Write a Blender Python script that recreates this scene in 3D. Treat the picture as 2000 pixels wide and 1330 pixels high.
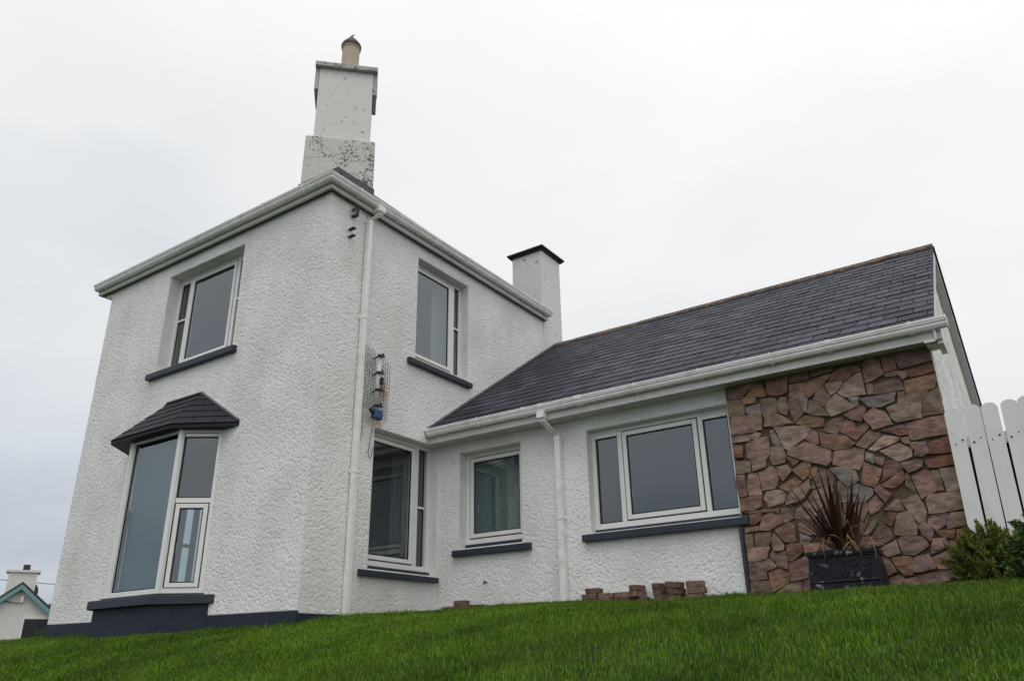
import bpy, bmesh, math, random
import numpy as np
from mathutils import Vector, Matrix

for _o in list(bpy.data.objects):
    bpy.data.objects.remove(_o)
scene = bpy.context.scene
R = math.radians

# ------------------------------------------------------------------ camera
CAM = np.array([7.2953, -6.3251, 0.0])
YAW, PITCH, ROLL, FPX = R(34.0102), R(22.472), R(-1.0019), 1516.25   # focal length in pixels of a 2000 px wide frame
FW = np.array([-math.sin(YAW) * math.cos(PITCH), math.cos(YAW) * math.cos(PITCH), math.sin(PITCH)])
_rt = np.array([math.cos(YAW), math.sin(YAW), 0.0])
_up = np.cross(_rt, FW)
RT = math.cos(ROLL) * _rt + math.sin(ROLL) * _up
UP = -math.sin(ROLL) * _rt + math.cos(ROLL) * _up
cam_data = bpy.data.cameras.new("camera")
cam_data.sensor_width = 36.0
cam_data.sensor_fit = 'HORIZONTAL'
cam_data.lens = FPX / 2000.0 * 36.0
cam_data.clip_start = 0.05
cam_data.clip_end = 2000.0
cam = bpy.data.objects.new("camera", cam_data)
scene.collection.objects.link(cam)
cam.matrix_world = Matrix(((RT[0], UP[0], -FW[0], CAM[0]), (RT[1], UP[1], -FW[1], CAM[1]),
                           (RT[2], UP[2], -FW[2], CAM[2]), (0, 0, 0, 1)))
scene.camera = cam

# ------------------------------------------------------------------ sky, sun, exposure
world = bpy.data.worlds.new("World")
scene.world = world
world.use_nodes = True
wt = world.node_tree
for n in list(wt.nodes):
    wt.nodes.remove(n)
SUN_EL, SUN_AZ = R(62), R(150)      # azimuth clockwise from +y: the hidden sun stands behind the camera, to the right


def wn(kind, **kw):
    n = wt.nodes.new(kind)
    for k, v in kw.items():
        setattr(n, k, v)
    return n


w_out = wn('ShaderNodeOutputWorld')
w_bg = wn('ShaderNodeBackground')
w_bg.inputs['Strength'].default_value = 0.1
w_sky = wn('ShaderNodeTexSky', sky_type='NISHITA', sun_disc=False, sun_elevation=SUN_EL, sun_rotation=SUN_AZ,
           air_density=1.0, dust_density=2.0, ozone_density=1.0)
w_tc = wn('ShaderNodeTexCoord')
w_sep = wn('ShaderNodeSeparateXYZ')
wt.links.new(w_tc.outputs['Generated'], w_sep.inputs[0])
# overcast cloud deck: grey-blue low down, near white overhead and a little brighter to the right (+y)
w_ramp = wn('ShaderNodeValToRGB')
e = w_ramp.color_ramp.elements
e[0].position, e[0].color = 0.0, (3.8, 4.2, 4.9, 1)
e[1].position, e[1].color = 0.85, (8.9, 8.87, 8.75, 1)
m_ = e.new(0.16)
m_.color = (5.9, 6.2, 6.65, 1)
m_ = e.new(0.42)
m_.color = (7.4, 7.5, 7.55, 1)
w_noise = wn('ShaderNodeTexNoise')
w_noise.inputs['Scale'].default_value = 1.9
w_noise.inputs['Detail'].default_value = 5.0
w_noise.inputs['Roughness'].default_value = 0.5
w_map = wn('ShaderNodeMapping')
w_map.inputs['Scale'].default_value = (1.0, 1.0, 2.2)
wt.links.new(w_tc.outputs['Generated'], w_map.inputs[0])
wt.links.new(w_map.outputs[0], w_noise.inputs['Vector'])
w_dot = wn('ShaderNodeVectorMath', operation='DOT_PRODUCT')
w_dot.inputs[1].default_value = (0.90, 0.15, 0.25)
wt.links.new(w_tc.outputs['Generated'], w_dot.inputs[0])
w_a = wn('ShaderNodeMath', operation='MULTIPLY_ADD')      # elevation + side brightening
w_a.inputs[1].default_value = 0.30
wt.links.new(w_dot.outputs['Value'], w_a.inputs[0])
wt.links.new(w_sep.outputs['Z'], w_a.inputs[2])
w_b = wn('ShaderNodeMath', operation='MULTIPLY_ADD')      # + soft cloud noise
w_b.inputs[1].default_value = 0.75
wt.links.new(w_noise.outputs['Fac'], w_b.inputs[0])
wt.links.new(w_a.outputs[0], w_b.inputs[2])
w_c = wn('ShaderNodeMath', operation='SUBTRACT')
w_c.inputs[1].default_value = 0.28
wt.links.new(w_b.outputs[0], w_c.inputs[0])
wt.links.new(w_c.outputs[0], w_ramp.inputs[0])
w_mix = wn('ShaderNodeMixRGB')
w_mix.inputs[0].default_value = 0.94
wt.links.new(w_sky.outputs[0], w_mix.inputs[1])
wt.links.new(w_ramp.outputs[0], w_mix.inputs[2])
wt.links.new(w_mix.outputs[0], w_bg.inputs[0])
wt.links.new(w_bg.outputs[0], w_out.inputs[0])

sun_data = bpy.data.lights.new("sun", 'SUN')
sun_data.energy = 0.6
sun_data.angle = R(40)
sun_data.color = (1.0, 0.97, 0.93)
sun = bpy.data.objects.new("sun", sun_data)
scene.collection.objects.link(sun)
_sd = Vector((math.sin(SUN_AZ) * math.cos(SUN_EL), math.cos(SUN_AZ) * math.cos(SUN_EL), math.sin(SUN_EL)))
sun.rotation_euler = (-_sd).to_track_quat('-Z', 'Y').to_euler()
sun.location = _sd * 30

vs = scene.view_settings
vs.view_transform = 'Standard'
vs.look = 'None'
vs.exposure = 0.24
vs.gamma = 1.0
vs.use_curve_mapping = False
scene.render.engine = 'CYCLES'
scene.cycles.max_bounces = 8
scene.cycles.transparent_max_bounces = 12


# ------------------------------------------------------------------ helpers
def project(p):
    d = np.asarray(p, float) - CAM
    w = d @ FW
    return 1000 + FPX * (d @ RT) / w, 665 - FPX * (d @ UP) / w, w


def at_distance(u, v, dist):
    """point on the ray through photo pixel (u, v) at a horizontal distance"""
    d = FW + RT * (u - 1000) / FPX - UP * (v - 665) / FPX
    return CAM + d * dist / math.hypot(d[0], d[1])


ORIGIN = {}


def org(parent):
    return ORIGIN.get(parent.name, Vector((0, 0, 0))) if parent else Vector((0, 0, 0))


class MB:
    """collects simple shapes in world coordinates for one mesh object"""

    def __init__(self):
        self.v, self.f, self.mi = [], [], []

    def add(self, verts, faces, mi=0):
        b = len(self.v)
        self.v += [tuple(map(float, p)) for p in verts]
        self.f += [tuple(b + i for i in f) for f in faces]
        self.mi += [mi] * len(faces)
        return self

    def box(self, x0, x1, y0, y1, z0, z1, mi=0):
        x0, x1 = min(x0, x1), max(x0, x1)
        y0, y1 = min(y0, y1), max(y0, y1)
        z0, z1 = min(z0, z1), max(z0, z1)
        return self.hexa([(x0, y0, z0), (x1, y0, z0), (x1, y1, z0), (x0, y1, z0),
                          (x0, y0, z1), (x1, y0, z1), (x1, y1, z1), (x0, y1, z1)], mi)

    def hexa(self, p, mi=0):
        return self.add(p, [(0, 3, 2, 1), (4, 5, 6, 7), (0, 1, 5, 4), (1, 2, 6, 5), (2, 3, 7, 6), (3, 0, 4, 7)], mi)

    def prism(self, poly, vec, mi=0):
        """closed prism: polygon of 3-D points swept along vec"""
        n = len(poly)
        q = [tuple(np.asarray(p, float) + np.asarray(vec, float)) for p in poly]
        faces = [tuple(range(n))[::-1], tuple(range(n, 2 * n))]
        faces += [(i, (i + 1) % n, n + (i + 1) % n, n + i) for i in range(n)]
        return self.add(list(poly) + q, faces, mi)

    def sweep(self, sections, mi=0, closed=True):
        """skin a list of equal-length sections"""
        n, m = len(sections[0]), len(sections)
        vv = [p for s in sections for p in s]
        ff = []
        for j in range(m - 1):
            for i in range(n if closed else n - 1):
                a, b_ = j * n + i, j * n + (i + 1) % n
                ff.append((a, b_, b_ + n, a + n))
        if closed:
            ff.append(tuple(range(n))[::-1])
            ff.append(tuple((m - 1) * n + i for i in range(n)))
        return self.add(vv, ff, mi)

    def tube(self, path, r, seg=8, mi=0):
        path = [np.asarray(p, float) for p in path]
        rr = r if hasattr(r, '__len__') else [r] * len(path)
        secs = []
        for i, p in enumerate(path):
            t = path[min(i + 1, len(path) - 1)] - path[max(i - 1, 0)]
            t = t / (np.linalg.norm(t) + 1e-9)
            a = np.cross(t, (0, 0, 1) if abs(t[2]) < 0.9 else (1, 0, 0))
            a = a / np.linalg.norm(a)
            b_ = np.cross(t, a)
            secs.append([p + rr[i] * (math.cos(2 * math.pi * k / seg) * a + math.sin(2 * math.pi * k / seg) * b_)
                         for k in range(seg)])
        return self.sweep(secs, mi)

    def lathe(self, c, prof, seg=20, mi=0):
        secs = [[(c[0] + r * math.cos(2 * math.pi * k / seg), c[1] + r * math.sin(2 * math.pi * k / seg), c[2] + z)
                 for k in range(seg)] for r, z in prof]
        return self.sweep(secs, mi)

    def build(self, name, mats, parent=None, smooth=False, bevel=0.0, fix=True):
        o_ = org(parent)
        me = bpy.data.meshes.new(name)
        me.from_pydata([(x - o_.x, y - o_.y, z - o_.z) for x, y, z in self.v], [], self.f)
        for m in (mats if isinstance(mats, (list, tuple)) else [mats]):
            me.materials.append(m)
        if any(self.mi):
            me.polygons.foreach_set('material_index', self.mi)
        if fix:
            bm = bmesh.new()
            bm.from_mesh(me)
            bmesh.ops.recalc_face_normals(bm, faces=bm.faces)
            bm.to_mesh(me)
            bm.free()
        if smooth:
            me.polygons.foreach_set('use_smooth', [True] * len(me.polygons))
        ob = bpy.data.objects.new(name, me)
        scene.collection.objects.link(ob)
        if parent:
            ob.parent = parent
        ORIGIN[ob.name] = o_
        if bevel:
            md = ob.modifiers.new('bevel', 'BEVEL')
            md.width = bevel
            md.segments = 2
            md.limit_method = 'ANGLE'
        return ob


def grid_mesh(name, V, F, mat, parent=None, smooth=True):
    """big mesh from numpy arrays; F holds quads or triangles"""
    o_ = org(parent)
    V = np.asarray(V, np.float32) - np.array(o_[:], np.float32)
    F = np.asarray(F, np.int32)
    me = bpy.data.meshes.new(name)
    k = F.shape[1]
    me.vertices.add(len(V))
    me.vertices.foreach_set('co', V.ravel())
    me.loops.add(F.size)
    me.loops.foreach_set('vertex_index', F.ravel())
    me.polygons.add(len(F))
    me.polygons.foreach_set('loop_start', np.arange(0, F.size, k, dtype=np.int32))
    me.polygons.foreach_set('use_smooth', np.full(len(F), smooth))
    me.update(calc_edges=True)
    me.materials.append(mat)
    ob = bpy.data.objects.new(name, me)
    scene.collection.objects.link(ob)
    if parent:
        ob.parent = parent
    ORIGIN[ob.name] = o_
    return ob


def thing(name, label, cat, loc=(0, 0, 0), group=None):
    ob = bpy.data.objects.new(name, None)
    ob.empty_display_size = 0.2
    scene.collection.objects.link(ob)
    ob.location = loc
    ORIGIN[ob.name] = Vector(loc)
    return tag(ob, label, cat, group)


def tag(ob, label, cat, group=None):
    ob['label'] = label
    ob['category'] = cat
    if group:
        ob['group'] = group
    return ob


def piece(name, src, parent, loc, rot=(0, 0, 0), scale=(1, 1, 1)):
    """an alike piece that shares mesh data; loc in world coordinates"""
    ob = bpy.data.objects.new(name, src)
    scene.collection.objects.link(ob)
    ob.parent = parent
    ob.location = Vector(loc) - org(parent)
    ob.rotation_euler = rot
    ob.scale = scale
    return ob


# ------------------------------------------------------------------ materials
def mat(name, col, rough=0.6, spec=0.5, noise=0.0, nscale=8.0, bump=0.0, bscale=60.0, objrand=0.0, col2=None,
        lo=0.45, hi=0.62, detail=6.0, metallic=0.0, roughvar=0.0, stretch=None):
    m = bpy.data.materials.new(name)
    m.use_nodes = True
    nt = m.node_tree
    bs = nt.nodes['Principled BSDF']
    bs.inputs['Roughness'].default_value = rough
    bs.inputs['Specular IOR Level'].default_value = spec
    bs.inputs['Metallic'].default_value = metallic
    tc = nt.nodes.new('ShaderNodeNewGeometry')
    vec = tc.outputs['Position']
    if stretch:
        mp = nt.nodes.new('ShaderNodeMapping')
        mp.inputs['Scale'].default_value = stretch
        nt.links.new(vec, mp.inputs[0])
        vec = mp.outputs[0]
    src = None
    rgb = nt.nodes.new('ShaderNodeRGB')
    rgb.outputs[0].default_value = (*col, 1)
    src = rgb.outputs[0]
    if col2 is not None or noise or roughvar:
        nz = nt.nodes.new('ShaderNodeTexNoise')
        nz.inputs['Scale'].default_value = nscale
        nz.inputs['Detail'].default_value = detail
        nt.links.new(vec, nz.inputs['Vector'])
    if col2 is not None:
        rp = nt.nodes.new('ShaderNodeMapRange')
        rp.inputs['From Min'].default_value = lo
        rp.inputs['From Max'].default_value = hi
        nt.links.new(nz.outputs['Fac'], rp.inputs['Value'])
        mx = nt.nodes.new('ShaderNodeMixRGB')
        mx.inputs[2].default_value = (*col2, 1)
        nt.links.new(rp.outputs[0], mx.inputs[0])
        nt.links.new(src, mx.inputs[1])
        src = mx.outputs[0]
    if noise or objrand:
        val = nt.nodes.new('ShaderNodeMath')
        val.operation = 'ADD'
        val.inputs[0].default_value = 1.0
        val.inputs[1].default_value = 0.0
        cur = val.outputs[0]
        if noise:
            n2 = nt.nodes.new('ShaderNodeTexNoise')
            n2.inputs['Scale'].default_value = nscale * 1.7
            n2.inputs['Detail'].default_value = detail
            nt.links.new(vec, n2.inputs['Vector'])
            a = nt.nodes.new('ShaderNodeMapRange')
            a.inputs['From Min'].default_value = 0.3
            a.inputs['From Max'].default_value = 0.7
            a.inputs['To Min'].default_value = 1 - noise
            a.inputs['To Max'].default_value = 1 + noise
            nt.links.new(n2.outputs['Fac'], a.inputs['Value'])
            cur = a.outputs[0]
        if objrand:
            oi = nt.nodes.new('ShaderNodeObjectInfo')
            a = nt.nodes.new('ShaderNodeMapRange')
            a.inputs['To Min'].default_value = 1 - objrand
            a.inputs['To Max'].default_value = 1 + objrand
            nt.links.new(oi.outputs['Random'], a.inputs['Value'])
            b_ = nt.nodes.new('ShaderNodeMath')
            b_.operation = 'MULTIPLY'
            nt.links.new(cur, b_.inputs[0])
            nt.links.new(a.outputs[0], b_.inputs[1])
            cur = b_.outputs[0]
        sc = nt.nodes.new('ShaderNodeVectorMath')
        sc.operation = 'SCALE'
        nt.links.new(src, sc.inputs[0])
        nt.links.new(cur, sc.inputs['Scale'])
        src = sc.outputs[0]
    nt.links.new(src, bs.inputs['Base Color'])
    if roughvar:
        a = nt.nodes.new('ShaderNodeMapRange')
        a.inputs['From Min'].default_value = 0.3
        a.inputs['From Max'].default_value = 0.7
        a.inputs['To Min'].default_value = max(0.02, rough - roughvar)
        a.inputs['To Max'].default_value = min(1, rough + roughvar)
        nt.links.new(nz.outputs['Fac'], a.inputs['Value'])
        nt.links.new(a.outputs[0], bs.inputs['Roughness'])
    if bump:
        nb = nt.nodes.new('ShaderNodeTexNoise')
        nb.inputs['Scale'].default_value = bscale
        nb.inputs['Detail'].default_value = 5
        nt.links.new(vec, nb.inputs['Vector'])
        bp = nt.nodes.new('ShaderNodeBump')
        bp.inputs['Strength'].default_value = 1.0
        bp.inputs['Distance'].default_value = bump
        nt.links.new(nb.outputs['Fac'], bp.inputs['Height'])
        nt.links.new(bp.outputs[0], bs.inputs['Normal'])
    return m


def glass_material():
    m = bpy.data.materials.new('window_glass')
    m.use_nodes = True
    nt = m.node_tree
    nt.nodes.remove(nt.nodes['Principled BSDF'])
    out = nt.nodes['Material Output']
    gl = nt.nodes.new('ShaderNodeBsdfGlossy')
    gl.inputs['Roughness'].default_value = 0.02
    gl.inputs['Color'].default_value = (0.88, 0.95, 1.0, 1)
    tr = nt.nodes.new('ShaderNodeBsdfTransparent')
    tr.inputs['Color'].default_value = (0.80, 0.85, 0.86, 1)
    fr = nt.nodes.new('ShaderNodeFresnel')
    fr.inputs['IOR'].default_value = 2.25
    mx = nt.nodes.new('ShaderNodeMixShader')
    # the pane is a thin sheet: only the face turned to the viewer's side reflects (no refraction inside it)
    gm = nt.nodes.new('ShaderNodeNewGeometry')
    iv = nt.nodes.new('ShaderNodeMath')
    iv.operation = 'SUBTRACT'
    iv.inputs[0].default_value = 1.0
    ml = nt.nodes.new('ShaderNodeMath')
    ml.operation = 'MULTIPLY'
    nt.links.new(gm.outputs['Backfacing'], iv.inputs[1])
    nt.links.new(fr.outputs[0], ml.inputs[0])
    nt.links.new(iv.outputs[0], ml.inputs[1])
    nt.links.new(ml.outputs[0], mx.inputs[0])
    nt.links.new(tr.outputs[0], mx.inputs[1])
    nt.links.new(gl.outputs[0], mx.inputs[2])
    nt.links.new(mx.outputs[0], out.inputs['Surface'])
    return m


def roughcast_material():
    m = mat('roughcast', (0.83, 0.828, 0.82), 0.85, 0.25, noise=0.05, nscale=1.1, bump=0.004, bscale=140.0,
            col2=(0.70, 0.685, 0.66), lo=0.42, hi=0.75)
    # faint vertical rain streaks over the whole coat
    nt0 = m.node_tree
    b0 = nt0.nodes['Principled BSDF']
    g0 = nt0.nodes.new('ShaderNodeNewGeometry')
    mp0 = nt0.nodes.new('ShaderNodeMapping')
    mp0.inputs['Scale'].default_value = (5, 5, 0.45)
    n0 = nt0.nodes.new('ShaderNodeTexNoise')
    n0.inputs['Scale'].default_value = 1.0
    n0.inputs['Detail'].default_value = 7
    r0 = nt0.nodes.new('ShaderNodeMapRange')
    for k_, v_ in (('From Min', 0.35), ('From Max', 0.68), ('To Min', 1.01), ('To Max', 0.965)):
        r0.inputs[k_].default_value = v_
    s0 = nt0.nodes.new('ShaderNodeVectorMath')
    s0.operation = 'SCALE'
    nt0.links.new(g0.outputs['Position'], mp0.inputs[0])
    nt0.links.new(mp0.outputs[0], n0.inputs['Vector'])
    nt0.links.new(n0.outputs['Fac'], r0.inputs['Value'])
    nt0.links.new(b0.inputs['Base Color'].links[0].from_socket, s0.inputs[0])
    nt0.links.new(r0.outputs[0], s0.inputs['Scale'])
    nt0.links.new(s0.outputs[0], b0.inputs['Base Color'])
    # rust stains run down the side wall from the aerial's fixings (their own shapes, in wall coordinates)
    nt = m.node_tree
    bs = nt.nodes['Principled BSDF']
    src = bs.inputs['Base Color'].links[0].from_socket
    geo = nt.nodes.new('ShaderNodeNewGeometry')
    nz = nt.nodes.new('ShaderNodeTexNoise')
    nz.inputs['Scale'].default_value = 14
    nz.inputs['Detail'].default_value = 8
    mp = nt.nodes.new('ShaderNodeMapping')
    mp.inputs['Scale'].default_value = (1, 1, 0.35)
    nt.links.new(geo.outputs['Position'], mp.inputs[0])
    nt.links.new(mp.outputs[0], nz.inputs['Vector'])
    sep = nt.nodes.new('ShaderNodeSeparateXYZ')
    nt.links.new(geo.outputs['Position'], sep.inputs[0])

    def band(sock, c, half, soft):
        a = nt.nodes.new('ShaderNodeMath')
        a.operation = 'SUBTRACT'
        a.inputs[1].default_value = c
        nt.links.new(sock, a.inputs[0])
        b_ = nt.nodes.new('ShaderNodeMath')
        b_.operation = 'ABSOLUTE'
        nt.links.new(a.outputs[0], b_.inputs[0])
        r_ = nt.nodes.new('ShaderNodeMapRange')
        r_.interpolation_type = 'SMOOTHSTEP'
        r_.inputs['From Min'].default_value = half
        r_.inputs['From Max'].default_value = half + soft
        r_.inputs['To Min'].default_value = 1
        r_.inputs['To Max'].default_value = 0
        nt.links.new(b_.outputs[0], r_.inputs['Value'])
        return r_.outputs[0]

    def mul(a, b_):
        n = nt.nodes.new('ShaderNodeMath')
        n.operation = 'MULTIPLY'
        nt.links.new(a, n.inputs[0])
        nt.links.new(b_, n.inputs[1])
        return n.outputs[0]
    nr = nt.nodes.new('ShaderNodeMapRange')
    nr.inputs['From Min'].default_value = 0.38
    nr.inputs['From Max'].default_value = 0.56
    nr.inputs['To Max'].default_value = 0.85
    nt.links.new(nz.outputs['Fac'], nr.inputs['Value'])
    xb = band(sep.outputs['X'], 0.0, 0.04, 0.02)
    for cy, hy, cz, hz in ((0.83, 0.025, 2.98, 0.18), (1.13, 0.07, 3.05, 0.10), (1.20, 0.04, 3.55, 0.07)):
        k = mul(mul(band(sep.outputs['Y'], cy, hy, 0.04), band(sep.outputs['Z'], cz, hz, 0.12)), mul(xb, nr.outputs[0]))
        mx = nt.nodes.new('ShaderNodeMixRGB')
        mx.inputs[2].default_value = (0.50, 0.27, 0.08, 1)
        nt.links.new(k, mx.inputs[0])
        nt.links.new(src, mx.inputs[1])
        src = mx.outputs[0]
    nt.links.new(src, bs.inputs['Base Color'])
    return m


def island_material(name, stops, rough=0.5, spec=0.4, trans=0.0, scale=0.0, bright=0.0, patch=None):
    """leaf / blade colours: one random colour per mesh island"""
    m = bpy.data.materials.new(name)
    m.use_nodes = True
    nt = m.node_tree
    bs = nt.nodes['Principled BSDF']
    g = nt.nodes.new('ShaderNodeNewGeometry')
    rp = nt.nodes.new('ShaderNodeValToRGB')
    el = rp.color_ramp.elements
    el[0].position, el[0].color = stops[0][0], (*stops[0][1], 1)
    el[1].position, el[1].color = stops[-1][0], (*stops[-1][1], 1)
    for p, c in stops[1:-1]:
        el.new(p).color = (*c, 1)
    nt.links.new(g.outputs['Random Per Island'], rp.inputs[0])
    src = rp.outputs[0]
    if patch:
        pc_, psc, plo, phi, pmax = patch
        pz = nt.nodes.new('ShaderNodeTexNoise')
        pz.inputs['Scale'].default_value = psc
        pz.inputs['Detail'].default_value = 4
        nt.links.new(g.outputs['Position'], pz.inputs['Vector'])
        pr_ = nt.nodes.new('ShaderNodeMapRange')
        pr_.inputs['From Min'].default_value = plo
        pr_.inputs['From Max'].default_value = phi
        pr_.inputs['To Max'].default_value = pmax
        nt.links.new(pz.outputs['Fac'], pr_.inputs['Value'])
        pm_ = nt.nodes.new('ShaderNodeMixRGB')
        pm_.inputs[2].default_value = (*pc_, 1)
        nt.links.new(pr_.outputs[0], pm_.inputs[0])
        nt.links.new(src, pm_.inputs[1])
        src = pm_.outputs[0]
    if scale:
        nz = nt.nodes.new('ShaderNodeTexNoise')
        nz.inputs['Scale'].default_value = scale
        nz.inputs['Detail'].default_value = 3
        nt.links.new(g.outputs['Position'], nz.inputs['Vector'])
        a = nt.nodes.new('ShaderNodeMapRange')
        a.inputs['From Min'].default_value = 0.3
        a.inputs['From Max'].default_value = 0.7
        a.inputs['To Min'].default_value = 1 - bright
        a.inputs['To Max'].default_value = 1 + bright
        nt.links.new(nz.outputs['Fac'], a.inputs['Value'])
        sc = nt.nodes.new('ShaderNodeVectorMath')
        sc.operation = 'SCALE'
        nt.links.new(src, sc.inputs[0])
        nt.links.new(a.outputs[0], sc.inputs['Scale'])
        src = sc.outputs[0]
    nt.links.new(src, bs.inputs['Base Color'])
    bs.inputs['Roughness'].default_value = rough
    bs.inputs['Specular IOR Level'].default_value = spec
    if trans:
        tl = nt.nodes.new('ShaderNodeBsdfTranslucent')
        nt.links.new(src, tl.inputs['Color'])
        mx = nt.nodes.new('ShaderNodeMixShader')
        mx.inputs[0].default_value = trans
        nt.links.new(bs.outputs[0], mx.inputs[1])
        nt.links.new(tl.outputs[0], mx.inputs[2])
        nt.links.new(mx.outputs[0], nt.nodes['Material Output'].inputs['Surface'])
    return m


def flaking_material():
    m = mat('chimney_flaking', (0.64, 0.63, 0.60), 0.85, 0.2, noise=0.10, nscale=12, bump=0.012, bscale=38)
    nt = m.node_tree
    bs = nt.nodes['Principled BSDF']
    src = bs.inputs['Base Color'].links[0].from_socket
    g = nt.nodes.new('ShaderNodeNewGeometry')
    fine = nt.nodes.new('ShaderNodeTexNoise')
    fine.inputs['Scale'].default_value = 34
    fine.inputs['Detail'].default_value = 8
    coarse = nt.nodes.new('ShaderNodeTexNoise')
    coarse.inputs['Scale'].default_value = 3.2
    coarse.inputs['Detail'].default_value = 3
    for n_ in (fine, coarse):
        nt.links.new(g.outputs['Position'], n_.inputs['Vector'])
    a = nt.nodes.new('ShaderNodeMath')
    a.operation = 'MULTIPLY_ADD'
    a.inputs[1].default_value = 0.75
    nt.links.new(coarse.outputs['Fac'], a.inputs[0])
    nt.links.new(fine.outputs['Fac'], a.inputs[2])
    r_ = nt.nodes.new('ShaderNodeMapRange')
    r_.inputs['From Min'].default_value = 0.94
    r_.inputs['From Max'].default_value = 1.03
    r_.inputs['To Max'].default_value = 0.9
    nt.links.new(a.outputs[0], r_.inputs['Value'])
    mx = nt.nodes.new('ShaderNodeMixRGB')
    mx.inputs[2].default_value = (0.10, 0.072, 0.055, 1)
    nt.links.new(r_.outputs[0], mx.inputs[0])
    nt.links.new(src, mx.inputs[1])
    nt.links.new(mx.outputs[0], bs.inputs['Base Color'])
    return m


M_ROUGH = roughcast_material()
M_PAINT = mat('smooth_white_paint', (0.76, 0.76, 0.74), 0.6, 0.3, noise=0.05, nscale=3.0, bump=0.0015, bscale=40,
              col2=(0.66, 0.65, 0.62), lo=0.5, hi=0.8)
M_UPVC = mat('white_plastic', (0.78, 0.78, 0.76), 0.32, 0.5, noise=0.03, nscale=4.0)
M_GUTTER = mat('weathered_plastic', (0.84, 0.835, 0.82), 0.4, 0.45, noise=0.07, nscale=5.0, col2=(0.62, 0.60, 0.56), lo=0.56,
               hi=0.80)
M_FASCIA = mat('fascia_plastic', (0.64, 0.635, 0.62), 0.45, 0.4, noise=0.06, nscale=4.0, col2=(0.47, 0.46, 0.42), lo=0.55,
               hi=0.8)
M_SILL = mat('slate_blue_paint', (0.026, 0.034, 0.050), 0.5, 0.4, noise=0.16, nscale=7.0, bump=0.001, bscale=90)
M_PLINTH = mat('plinth_paint', (0.020, 0.027, 0.044), 0.65, 0.3, noise=0.2, nscale=5.0, bump=0.004, bscale=50)
M_GASKET = mat('black_rubber', (0.012, 0.012, 0.014), 0.7, 0.3)
M_GLASS = glass_material()
M_ROOM = mat('room_plaster', (0.42, 0.40, 0.38), 0.9, 0.2, noise=0.05)
M_FLOOR = mat('room_floor', (0.16, 0.10, 0.06), 0.6, 0.3, noise=0.1)
M_SLATE = mat('roof_slate', (0.036, 0.040, 0.057), 0.58, 0.2, noise=0.22, nscale=14, bump=0.004, bscale=45, objrand=0.5,
              col2=(0.068, 0.070, 0.084), lo=0.5, hi=0.75, roughvar=0.12)
M_SLATE_BAY = mat('bay_slate', (0.018, 0.016, 0.025), 0.6, 0.25, noise=0.2, nscale=14, bump=0.003, bscale=45, objrand=0.25)
M_DARKROOF = mat('dark_roof', (0.020, 0.019, 0.027), 0.65, 0.3, noise=0.25, nscale=12, bump=0.004, bscale=40)
M_LEAD = mat('lead_flashing', (0.05, 0.05, 0.06), 0.5, 0.5, noise=0.2, nscale=9)
M_RIDGE = mat('ridge_lichen', (0.055, 0.050, 0.058), 0.75, 0.3, noise=0.2, nscale=12, col2=(0.24, 0.12, 0.035), lo=0.48, hi=0.64,
              bump=0.003, bscale=60)
M_CHIM = mat('chimney_paint', (0.72, 0.72, 0.70), 0.8, 0.2, noise=0.06, nscale=9, bump=0.004, bscale=26, col2=(0.30, 0.27, 0.23),
             lo=0.64, hi=0.72, detail=9)
M_CHIMD = flaking_material()
M_CONC = mat('weathered_concrete', (0.46, 0.46, 0.43), 0.9, 0.2, noise=0.15, nscale=9, bump=0.004, bscale=50,
             col2=(0.16, 0.155, 0.13), lo=0.55, hi=0.68)
M_POT = mat('buff_clay', (0.50, 0.40, 0.32), 0.75, 0.3, noise=0.08, nscale=9)
M_DARKMETAL = mat('dark_metal', (0.035, 0.033, 0.034), 0.55, 0.5, noise=0.15)
M_CAP = mat('dark_cap', (0.03, 0.03, 0.034), 0.7, 0.3, noise=0.2)
M_MORTAR = mat('mortar', (0.115, 0.092, 0.062), 0.95, 0.1, noise=0.3, nscale=16, bump=0.012, bscale=70)

# ------------------------------------------------------------------ ground
def ground_z(x, y):
    x = np.asarray(x, float)
    y = np.asarray(y, float)
    s = (-(y + 0.35)) / 0.30
    bank = 0.30 * np.logaddexp(0, s)                       # the lawn falls away from the house towards the camera
    z = 0.43 + 0.08 * np.minimum(y, 3.5) - 0.20 * np.minimum(bank, 7.5)
    z = z + 0.03 * np.sin(x * 0.9 + 0.6) * np.sin(y * 1.1) + 0.012 * np.sin(2.3 * x + 1.7 * y)
    z = z - 0.02 * np.exp(-((x + 0.9) ** 2 + (y + 0.6) ** 2) / 0.5)
    z = z - 0.035 / (1 + np.exp(-(x - 4.6) / 0.3)) / (1 + np.exp(-(y - 0.5) / 0.4))
    left = np.maximum(0, -6.9 - x)
    z = z - np.minimum(0.22 * left * left / (left + 1.2), 2.9)
    right = np.maximum(0, x - 9.0)
    z = z + np.minimum(0.02 * right, 0.4)
    return z


M_SOIL = mat('lawn_soil', (0.020, 0.036, 0.010), 0.95, 0.1, noise=0.4, nscale=5, col2=(0.045, 0.062, 0.016), lo=0.45, hi=0.7)


def axis_lines(lo, hi, near_lo, near_hi, step):
    a = list(np.arange(near_lo, near_hi + 1e-6, step))
    k, x = step, near_hi
    while x < hi:
        k *= 1.35
        x += k
        a.append(min(x, hi))
    k, x = step, near_lo
    while x > lo:
        k *= 1.35
        x -= k
        a.insert(0, max(x, lo))
    return np.array(a)


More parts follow.
